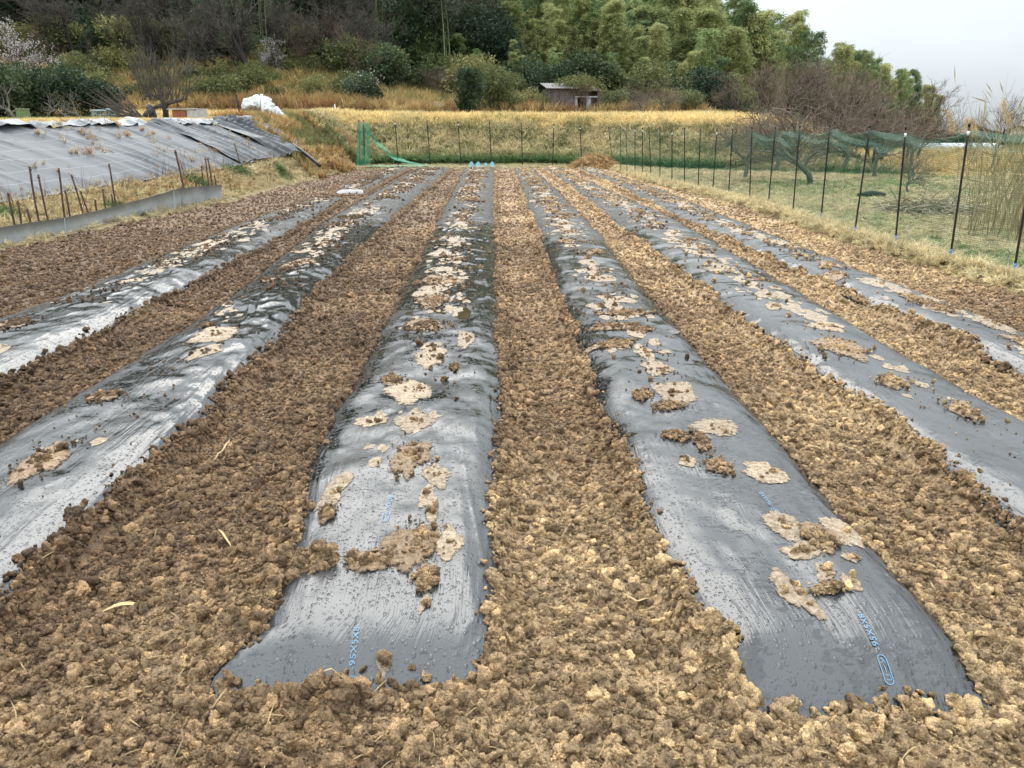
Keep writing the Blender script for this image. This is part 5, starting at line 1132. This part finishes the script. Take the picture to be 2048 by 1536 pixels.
# undergrowth along the wood's foot and the slope
for i in range(70):
    px = random.uniform(-60, 1800)
    Y_ = random.uniform(56, 61); x, y, _ = at(px, 200, Y_); ev = random.random() < (.35 if px < 760 else .6)
    put((SHE if ev else SHR)[i % 3], 'undergrowth_bush', (x, y, gz(x, y)-.15), random.uniform(0, 6), random.uniform(.8, 1.6), ('dark green' if ev else 'olive')+' bush in the undergrowth of the wood'+(' at the far left' if px < 450 else ' below the russet oaks' if px < 780 else ' around the camellia' if px < 1090 else ' around the old shed' if px < 1300 else ' at the right end of the wood'), 'bush', ('dark green' if ev else 'olive')+' undergrowth bushes'+(' at the far left' if px < 450 else ' below the russet oaks' if px < 780 else ' around the camellia' if px < 1090 else ' around the old shed' if px < 1300 else ' at the right end of the wood'))
for i in range(34):
    px = random.uniform(120, 720); Y_ = random.uniform(50, 56); x, y, _ = at(px, 200, Y_)
    put(SHR[i % 3], 'slope_bush', (x, y, gz(x, y)-.2), random.uniform(0, 6), random.uniform(.55, 1.0), 'low olive bush on the straw slope, '+('left of the pollarded tree' if px < 330 else 'between the pollarded tree and the plum bush' if px < 560 else 'right of the plum bush'), 'bush', 'low bushes on the straw slope, '+('left' if px < 330 else 'middle' if px < 560 else 'right'))
for i, px in enumerate((-30, 20, 60, 100, 135)):
    x, y, _ = at(px, 215, 41+i % 2); put(SHE[i % 3], 'hedge_bush', (x, y, gz(x, y)), i, (1.0, 1.0, 1.05), 'tall dark hedge bush behind the pruned trees at the far left', 'bush', 'hedge behind the pruned trees')
x, y, _ = at(200, 215, 41); put(SHE[1], 'hedge_bush', (x, y, gz(x, y)), 0, (1.0, .9, .75), 'low rounded dark bush standing behind the blue crate', 'bush')

# orchard trees beyond the right-hand posts
for i, (px, pb, pt, Y_, lab) in enumerate([(1505, 352, 175, 25.5, 'bare orchard tree seen through the net, leftmost beyond the posts'), (1650, 366, 125, 23.0, 'largest bare orchard tree with grey spreading limbs beyond the posts'),
        (1778, 352, 155, 26.0, 'bare orchard tree with a short leaning trunk right of the largest'), (1838, 385, 262, 19.5, 'small thin bare orchard tree with upright shoots, nearest the posts'),
        (1330, 240, 140, 46, 'leafless grey tree right of the old shed'), (1300, 240, 160, 47, 'pinkish twiggy tree just right of the old shed')]):
    S_(OR[i % 4], 'orchard_tree', px, pt, Y_, lab, 'tree', None, 1.0 if i != 3 else .8)
for i, (px, pt, Y_, lab) in enumerate([(1570, 165, 30, 'bare spreading tree between the leftmost and the largest orchard tree, farther back'), (1705, 130, 29, 'bare spreading tree just right of the largest orchard tree, farther back'), (1850, 180, 31, 'bare spreading tree right of the leaning-trunk orchard tree, farther back')]):
    S_(recol(OR[(i+2) % 4], 'crown', M_TWIG), 'orchard_tree', px, pt, Y_, lab, 'tree', None, 1.05)
for i, (px, py, Y_) in enumerate([(1580, 120, 34), (1640, 80, 37), (1692, 95, 36), (1740, 110, 34), (1795, 125, 37), (1835, 150, 39), (1600, 175, 32), (1545, 180, 38), (1855, 175, 40), (1710, 140, 31), (1770, 150, 30), (1480, 170, 42), (1615, 105, 33), (1665, 90, 35), (1765, 120, 35), (1520, 150, 36)]):
    S_(FB2[i % 3], 'twiggy_tree', px, py, Y_, 'twiggy brown leafless tree behind the orchard, %s' % ('left of the largest orchard tree' if px < 1640 else 'right of the largest orchard tree'), 'tree', 'twiggy trees behind the orchard, %s side' % ('left' if px < 1640 else 'right'), (1.1, 1.15, 1.05, 1.2)[i % 4])
S_(FB[1][0], 'bare_tree', 2012, 175, 30, 'crooked bare tree rising against the sky at the right edge', 'tree', None, .8)
S_(TH[2], 'bare_tree', 1960, 215, 34, 'low bare tree left of the crooked one at the right edge', 'tree', None, .8)

# reeds at the right edge
def reeds(seed, n_, h, sp):
    r_ = np.random.default_rng(seed); m = MB(); lf = []; ld = []
    for i in range(n_):
        a = r_.uniform(0, 6.28); q = r_.random()**.5*sp; b0 = np.array((math.cos(a)*q, math.sin(a)*q, 0)); le = r_.normal(0, .22, 2); hh = h*r_.uniform(.55, 1.1); t = np.linspace(0, 1, 5)
        P_ = b0+np.column_stack([le[0]*t**1.5*hh, le[1]*t**1.5*hh, hh*t]); m.tube(P_, .006*(1.15-t), 3, False); k = r_.integers(2, 5); lf += list(P_[1]+(P_[4]-P_[1])*r_.random(k)[:, None]); ld += [(le[0], le[1], .8)]*k
    V, F = leaves(np.array(lf), np.array(ld), .35, .018, r_, .1, .5); return [('stems', m.mesh('stems', M_CANE)), ('blades', mesh_np('blades', V, F, M_CANE))]
M_CANE = leaf('dry_cane', [(.3, (.22, .18, .09)), (.5, (.42, .33, .18)), (.7, (.60, .50, .30))])
RE = [reeds(3, 80, 2.0, .8), reeds(4, 42, 1.6, .7)]
for i, (px, py, Y_, s_) in enumerate(((2035, 455, 11.6, 1.0), (1985, 430, 13.0, .85), (2075, 440, 12.6, 1.1))):
    x, y, _ = at(px, py, Y_); put(RE[i % 2], 'reed_clump', (x, y, 0), i*2.0, s_, ('tall clump of dry canes at the right edge of the frame', 'shorter clump of dry canes just left of the tall one at the right edge', 'dry canes at the extreme right behind the last post')[i], 'reeds')
for i, (px, pt, pb, Y_) in enumerate(((1905, 208, 290, 20), (1940, 222, 300, 20.5), (2015, 185, 300, 19), (1950, 225, 300, 22))):   # pampas plumes
    xb, yb, zb = at(px+22, pb, Y_); xt, _, zt = at(px, pt, Y_); t = np.linspace(0, 1, 8); z0 = 0; root = empty('pampas_stem', (xb, yb, z0)); m = MB()
    P_ = np.column_stack([(xt-xb)*t**2.2, 0*t, (zt-z0)*(t-.06*t**6)]); m.tube(P_, .006, 3, False); m.build('stem', M_CANE, root); r_ = np.random.default_rng(i); C = P_[-1]+(P_[-3]-P_[-1])*r_.random(220)[:, None]*.9
    V, F = leaves(C, np.tile((-.7, 0, -.3), (220, 1)), .22, .008, r_, .1, .35); link('plume', mesh_np('plume', V, F, M_STRAW), root)
    tag(root, 'pampas grass stem with a drooping pale plume, %s from the left at the right edge' % ordn[i], 'pampas grass', 'pampas stems at the right')

# brush pile and litter on the right field
x, y = G(1860, 425); heap(x, y, .9, .6, .12, 'twig_litter', 'flat litter of grey cut twigs on the grass near the canes', (.30, .25, .17), 1500, .6)
x, y = G(1745, 395); m = MB(); m.tube([(-.35, 0, .05), (0, .05, .09), (.3, .02, .06)], [.05, .07, .04], 8); o = m.build('log', M_BARKD, None, True); o.location = (x, y, 0); tag(o, 'short dark log lying on the grass beyond the posts', 'log')

# ------------------------------------------------------------------ upper left terrace
def ter(px, Y): x, y, _ = at(px, 230, Y); return x, y, gz(x, y)
# pruned stump tree with water shoots
x, y, z = ter(332, 31); t = empty('pollard_tree', (x, y, z)); tag(t, 'dark pollarded fruit tree with a flat forked stump and many upright shoots', 'tree')
m = MB(); m.tube([(0, 0, -.1), (.0, 0, .35), (.02, 0, .72)], [.12, .10, .13], 9); m.build('trunk', M_BARKD, t, True)
limbs = [[(0, 0, .62), (-.25, .05, .60), (-.5, .1, .52)], [(.0, 0, .66), (.3, .0, .74), (.62, .05, .80), (.70, .05, .95)], [(0, 0, .68), (-.2, .2, .85), (-.5, .3, 1.0), (-.8, .3, .95)]]
for lb in limbs: m = MB(); m.tube(lb, [.09, .075, .06, .045][:len(lb)], 8); m.build('limb', M_BARK, t, True)
m = MB()
for k in range(70):
    b0 = Vector((random.uniform(-.8, .7), random.uniform(-.1, .35), .8)); d = Vector((b0.x*.5+random.gauss(0, .2), random.gauss(0, .25), 1)).normalized(); L_ = random.uniform(.7, 2.3); tt = np.linspace(0, 1, 5)
    Q = np.array([tuple(b0+d*L_*u+Vector((.12*math.sin(u*3+k), 0, 0))) for u in tt]); m.tube(Q, .017*(1.15-tt), 3, False)
    for j in range(3): q = Vector(Q[2]); e_ = (d+Vector((random.gauss(0, .4), random.gauss(0, .4), 0))).normalized(); m.tube([tuple(q), tuple(q+e_*L_*.35)], [.010, .006], 3, False)
m.build('shoots', M_TWIGG, t)
# bare pruned trees at the far left
O_PR = dict(O_ORC, lev=3, n=(4, 4, 3), ang=(35, 65), up=.06); PR = [bare(120+i, 1.0, dict(O_PR, r0=.10), M_BARKL, M_BARKL)[0] for i in range(2)]
S_(PR[0], 'pruned_tree', 12, 150, 27, 'pruned bare tree with curved pale limbs at the left edge', 'tree'); S_(PR[1], 'pruned_tree', 122, 165, 27.5, 'pruned bare tree with a low forked trunk beside the green box', 'tree')
S_(PR[0], 'pruned_tree', 152, 170, 30, 'slighter pruned bare tree just right of the low forked one', 'tree')
# green meter box
x, y, z = ter(47, 33); t = empty('green_box', (x, y, z), .5); tag(t, 'olive green plastic box standing by the pruned trees at the far left', 'box'); m = MB()
m.add([(-.28, -.2, 0), (.28, -.2, 0), (.28, .2, 0), (-.28, .2, 0), (-.22, -.16, .46), (.22, -.16, .46), (.22, .16, .46), (-.22, .16, .46)], [(0, 3, 2, 1), (4, 5, 6, 7), (0, 1, 5, 4), (1, 2, 6, 5), (2, 3, 7, 6), (3, 0, 4, 7)])
m.build('body', simple('olive_plastic', (.13, .19, .06), .5, .2, 5), t); m = MB(); m.box((0, 0, .475), (.5, .38, .03)); m.build('lid', simple('lid_green', (.30, .36, .22), .5, .2, 5), t)
# blue-green wire crate
x, y, z = ter(212, 35); t = empty('wire_crate', (x, y, z), .3); tag(t, 'pale green wire crate with a blue rim under the hedge bush', 'crate'); M_CR = simple('crate_green', (.22, .33, .32), .5, .3, 8)
m = MB()
for s_ in (-1, 1):
    for k in range(13): m.box((-.5+k/12, s_*.3, .22), (.018, .018, .40))
    for k in range(7): m.box((s_*.5, -.3+k*.1, .22), (.018, .018, .40))
for zz in (.04, .15, .27):
    for s_ in (-1, 1): m.box((0, s_*.312, zz), (1.0, .012, .02)); m.box((s_*.512, 0, zz), (.012, .6, .02))
m.build('wires', M_CR, t); m = MB()
for s_ in (-1, 1): m.box((0, s_*.3, .44), (1.06, .04, .04)); m.box((s_*.52, 0, .44), (.04, .56, .04))
m.build('rim', simple('rim_blue', (.45, .58, .64), .4, .2, 6), t)
x, y, z = ter(235, 34.4); m = MB(); m.tube([(-.45, 0, .46), (.0, -.1, .40), (.45, -.2, .30)], .035, 8); m.tube([(-.45, .1, .44), (.45, -.1, .27)], .03, 8); o = m.build('blue_pipes', simple('faded_blue', (.16, .27, .36), .5, .3, 6), None, True); o.location = (x, y, z+.02); tag(o, 'faded blue pipes resting against the wire crate', 'pipe')
# prunings pile
x, y, z = ter(262, 30.5); m = MB()
for k in range(60):
    a = random.gauss(-.35, .25); L_ = random.uniform(.8, 1.8); q = np.array((random.uniform(.1, .5), random.uniform(-.4, .4), random.uniform(.02, .2))); d = np.array((-math.cos(a), random.gauss(0, .2), abs(math.sin(a))+random.uniform(0, .3))); m.tube([q, q+d*L_*.5, q+d*L_+np.array((0, 0, .08))], [.014, .010, .004], 4, False)
o = m.build('pruned_branches', M_BARK); o.location = (x, y, z); tag(o, 'pile of cut branches leaning left of the pollarded tree', 'branches')
# black bags on a stick
x, y, z = ter(300, 30.2); t = blob('black_bag', (x, y, z+.1), (.22, .16, .42), simple('black_poly', (.012, .012, .015), .3, .3, 5), 'crumpled black plastic bag caught on a stick left of the pollarded tree', 'bag', 5)
# hive-like box: white sides, red-brown front
x, y, z = ter(375, 29.3); t = empty('wooden_box', (x, y, z), -.25); tag(t, 'open wooden box with a red-brown front and whitewashed side in the golden stubble', 'box'); m = MB()
m.box((-.1, -.30, .24), (.56, .03, .34)); m.build('front_panel', simple('red_brown_paint', (.22, .075, .035), .7, .3, 5), t)
m = MB(); m.box((.40, .0, .22), (.40, .62, .42)); m.build('side_box', simple('whitewash', (.42, .42, .41), .7, .2, 5), t)
m = MB(); m.box((.02, 0, .455), (1.16, .70, .03)); m.build('lid', simple('lid_white', (.5, .5, .5), .6, .2, 5), t); m = MB(); m.box((-.36, 0, .22), (.03, .6, .42)); m.box((-.08, .30, .22), (.6, .03, .42)); m.build('back_panel', M_WOOD, t)
# covered hay pile
x, y, z = ter(508, 31.5); t = heap(x, y, .62, .5, .46, 'hay_pile', 'hay pile at the left bank top, partly under a white tarpaulin', (.22, .17, .09), 2600, .3, z)
t2 = blob('white_tarpaulin', (x+.02, y+.62, z+.20), (.66, .5, .62), simple('white_tarp', (.66, .67, .68), .4, .1, 2, .02), 'white tarpaulin bundled over the hay pile', 'tarpaulin', 9, 5, .35)
blob('white_bag', (x+.85, y+.05, z-.02), (.42, .3, .42), M_BAG, 'white bag slumped at the right foot of the covered hay pile', 'bag', 21)
for (a, b, c, d, w, mt, lab) in ((472, 190, 482, 236, .035, M_BARKD, 'thick dark leaning stake at the left of the covered hay pile'), (521, 195, 522, 236, .022, M_WOOD, 'grey stake standing in front of the white tarpaulin'), (454, 220, 455, 238, .018, M_BARKD, 'short dark stake left of the covered hay pile'),
                             (523, 188, 524, 210, .055, M_WHITE, 'white pipe standing up behind the tarpaulin'), (669, 208, 676, 240, .022, M_WHITE, 'thin white stake leaning alone in the grass beyond the bank corner')):
    Yp = 31.0 if a != 669 else 42; p1 = np.array(at(a, b, Yp)); p0 = np.array(at(c, d, Yp)); p0[2] = gz(p0[0], p0[1])-.1; m = MB(); m.tube([p0, (p0+p1)/2, p1], w, 8)
    tag(m.build('stake', mt, None, True), lab, 'stake')
# white rubbish and green patch beyond
x, y, z = ter(868, 50); blob('grey_tarpaulin', (x, y, z+.35), (.7, .4, .35), simple('grey_blue_tarp', (.24, .30, .34), .5, .2, 4, .02), 'grey-blue tarpaulin crumpled on the mound left of the camellia', 'tarpaulin', 12)

# old shed, overgrown
x, y, z = ter(1140, 50); t = empty('old_shed', (x, y, z), .12); tag(t, 'old grey shed with a rusty tin roof, half smothered in creepers', 'shed')
k_ = 50/1.06/1547; W2 = 100*k_; Hh = 1.6
M_SW = simple('shed_boards', (.13, .105, .10), .85, .4, 4, .01); M_SR = simple('tin_roof', (.13, .125, .12), .6, .4, 2)
for i in range(9): m = MB(); m.box((-W2/2-.0+i*W2/18+.06, -1.0+.008*(i % 2), Hh/2), (W2/18-.012, .03, Hh)); m.build('board', M_SW, t)
m = MB(); m.box((W2*.30, -.95, Hh*.25), (.30, .03, Hh*.9)); m.box((W2*.02, -.97, Hh*.36), (.34, .03, Hh*.72)); m.build('pale_panel', simple('pale_panel', (.42, .44, .46), .6, .3, 5), t)
m = MB(); m.box((W2*.25, -1.03, Hh*.70), (W2*.50, .08, .07)); m.build('lintel', simple('lintel', (.5, .52, .52), .6, .2, 5), t)
for xx in (-W2/2, 0.02, W2*.48): m = MB(); m.box((xx, -1.04, Hh/2), (.09, .09, Hh)); m.build('post', M_SW, t)
m = MB(); m.box((0, 1.0, Hh/2), (W2, .04, Hh)); m.box((-W2/2, 0, Hh/2), (.04, 2, Hh)); m.box((W2/2, 0, Hh/2), (.04, 2, Hh)); m.build('rear_wall', simple('shed_rear', (.06, .05, .05), .9, .3, 4), t)
m = MB(); xs_ = np.linspace(-W2/2-.15, W2*.1, 60)
Vr = [(a, yy_, zz+.022*math.sin(a*42)) for yy_, zz in ((-1.25, Hh-.02), (1.2, Hh+.38)) for a in xs_]; m.add(Vr, [(i, i+1, 61+i, 60+i) for i in range(59)]); m.build('tin_roof', M_SR, t)
m = MB(); m.box((W2*.32, 0, Hh+.03), (W2*.44, 2.3, .04), (.15, 0, 0)); m.build('tar_roof', M_SW, t)
cr = crown(140, 1.5, .55, .3, M_CON, 3800, .13, .07, 26, M_BARK, .03, -.4, 'creeper_leaves'); o = link('creeper', cr[1][1], t); o.location = (W2*.18, -.3, Hh-.05); o.scale = (1.05, .8, .8)
o = link('creeper', SHR[1][1][1], t); o.location = (-W2*.55, -.7, -.2); o.scale = (.5, .5, .75)
o = link('dead_vines', TH[1][1][1], t); o.location = (W2*.25, -1.2, 0); o.scale = (.30, .12, .30)
x, y, z = ter(1260, 52); put(SHE[2], 'evergreen_bush', (x, y, z), 0, .7, 'small bright green bush right of the shed', 'bush')
for i, (px, Y_) in enumerate(((1015, 50), (1060, 51.5), (1220, 52), (1235, 50), (1340, 50), (1375, 49))):
    x, y, z = ter(px, Y_); put(SHR[i % 3], 'scrub_bush', (x, y, z-.1), i, (.9, .9, .8), 'brownish scrub bush at either side of the old shed', 'bush', 'scrub bushes beside the old shed')

# ------------------------------------------------------------------ far right: road, hedge, houses
m = MB(); rp = [(15, 66), (32, 63), (55, 62), (95, 62)]
V = []; F = []
for i, (a, b) in enumerate(rp): V += [(a, b-1.6, gz(a, b-1.6)+.09), (a, b+1.6, gz(a, b+1.6)+.09)]
F = [(2*i, 2*i+2, 2*i+3, 2*i+1) for i in range(3)]; m.add(V, F); tag(m.build('road', simple('grey_road', (.16, .165, .17), .9, .2, 2)), kind='structure')
for i, (px, Y_, s_) in enumerate(((1880, 84, 1.0), (1905, 86, 1.0), (1930, 84, 1.0), (1955, 86, .9), (1990, 84, 1.0), (1850, 86, .8), (2030, 88, 1.0))):
    x, y, _ = at(px, 280, Y_); put(SHE[i % 3], 'garden_hedge', (x, y, gz(x, y)-.3), i, (s_*1.3, s_*1.3, s_*.95), 'clipped dark green hedge bush in front of the tiled house', 'bush', 'hedge bushes before the house')
def house(px, Y_, w, wall_h, roof_h, depth, c_wall, c_low, label, rz=0.0, ztop_px=242):
    x, y, zt = at(px, ztop_px, Y_); z0 = zt-wall_h-roof_h; t = empty('house', (x, y, z0), rz); tag(t, label, 'house')
    m = MB(); m.box((0, 0, wall_h*.3), (w, depth, wall_h*.6)); m.build('lower_wall', simple('wall_a', c_low, .8, .1, 1), t)
    m = MB(); m.box((0, 0, wall_h*.8+.002), (w+.02, depth+.02, wall_h*.4)); a = wall_h+.002; m.add([(-w/2, -depth/2-.01, a), (w/2, -depth/2-.01, a), (0, -depth/2-.01, a+roof_h*.9), (-w/2, depth/2, a), (w/2, depth/2, a), (0, depth/2, a+roof_h*.9)], [(0, 1, 2), (5, 4, 3), (0, 2, 5, 3), (1, 4, 5, 2)]); m.build('upper_wall', simple('wall_b', c_wall, .8, .08, 1), t)
    m = MB()
    for s_ in (-1, 1):
        e = .6; V = [(0, -depth/2-e, wall_h+roof_h), (0, depth/2+e, wall_h+roof_h), (s_*(w/2+e), depth/2+e, wall_h-.15), (s_*(w/2+e), -depth/2-e, wall_h-.15)]; V += [(a_, b_, c_-.18) for a_, b_, c_ in V]
        m.add(V, [(0, 1, 2, 3), (7, 6, 5, 4), (0, 3, 7, 4), (2, 6, 7, 3), (1, 5, 6, 2), (0, 4, 5, 1)])
    m.build('roof', simple('roof_tile', (.085, .09, .10), .6, .2, 4), t)
    for i in range(3):
        f_ = MB(); f_.box((-w*.3+i*w*.3, -depth/2-.04, wall_h*.45), (.9, .06, .9)); fr = f_.build('window', simple('frame', (.5, .5, .5), .5, .1, 3), t); g_ = MB(); g_.box((-w*.3+i*w*.3, -depth/2-.08, wall_h*.45), (.75, .02, .75)); g_.build('pane', simple('pane', (.04, .05, .06), .15, .1, 3), fr)
house(1898, 150, 6.4, 3.0, 1.5, 8, (.70, .66, .56), (.42, .20, .13), 'single-storey house with cream gable, brick-red lower wall and grey tiled roof', .35)
house(1935, 165, 8, 3.2, 1.6, 7, (.5, .5, .5), (.4, .42, .44), 'grey-roofed house just behind and right of the cream-gabled one', -.3, 246)
house(2010, 210, 9, 3.4, 1.6, 8, (.6, .6, .58), (.5, .5, .5), 'pale house far off behind the crooked bare tree', .2, 250)
house(2060, 230, 12, 3.4, 1.6, 8, (.55, .55, .58), (.5, .5, .5), 'long pale house at the right edge of the view', -.1, 252)
# low plastic tunnel in the far field
x, y, _ = at(1910, 297, 60); m = MB(); K = 10; V = []
for a_ in (-3.2, 3.2):
    for k in range(K+1): th_ = math.pi*k/K; V.append((a_, .5*math.cos(th_), .42*math.sin(th_)))
m.add(V, [(k, k+1, K+2+k, K+1+k) for k in range(K)]+[tuple(range(K+1))[::-1], tuple(range(K+1, 2*K+2))]); o = m.build('crop_tunnel', M_WHITE, None, True); o.location = (x, y, gz(x, y)+.1); tag(o, 'long low white plastic crop tunnel in the far right field', 'crop tunnel')
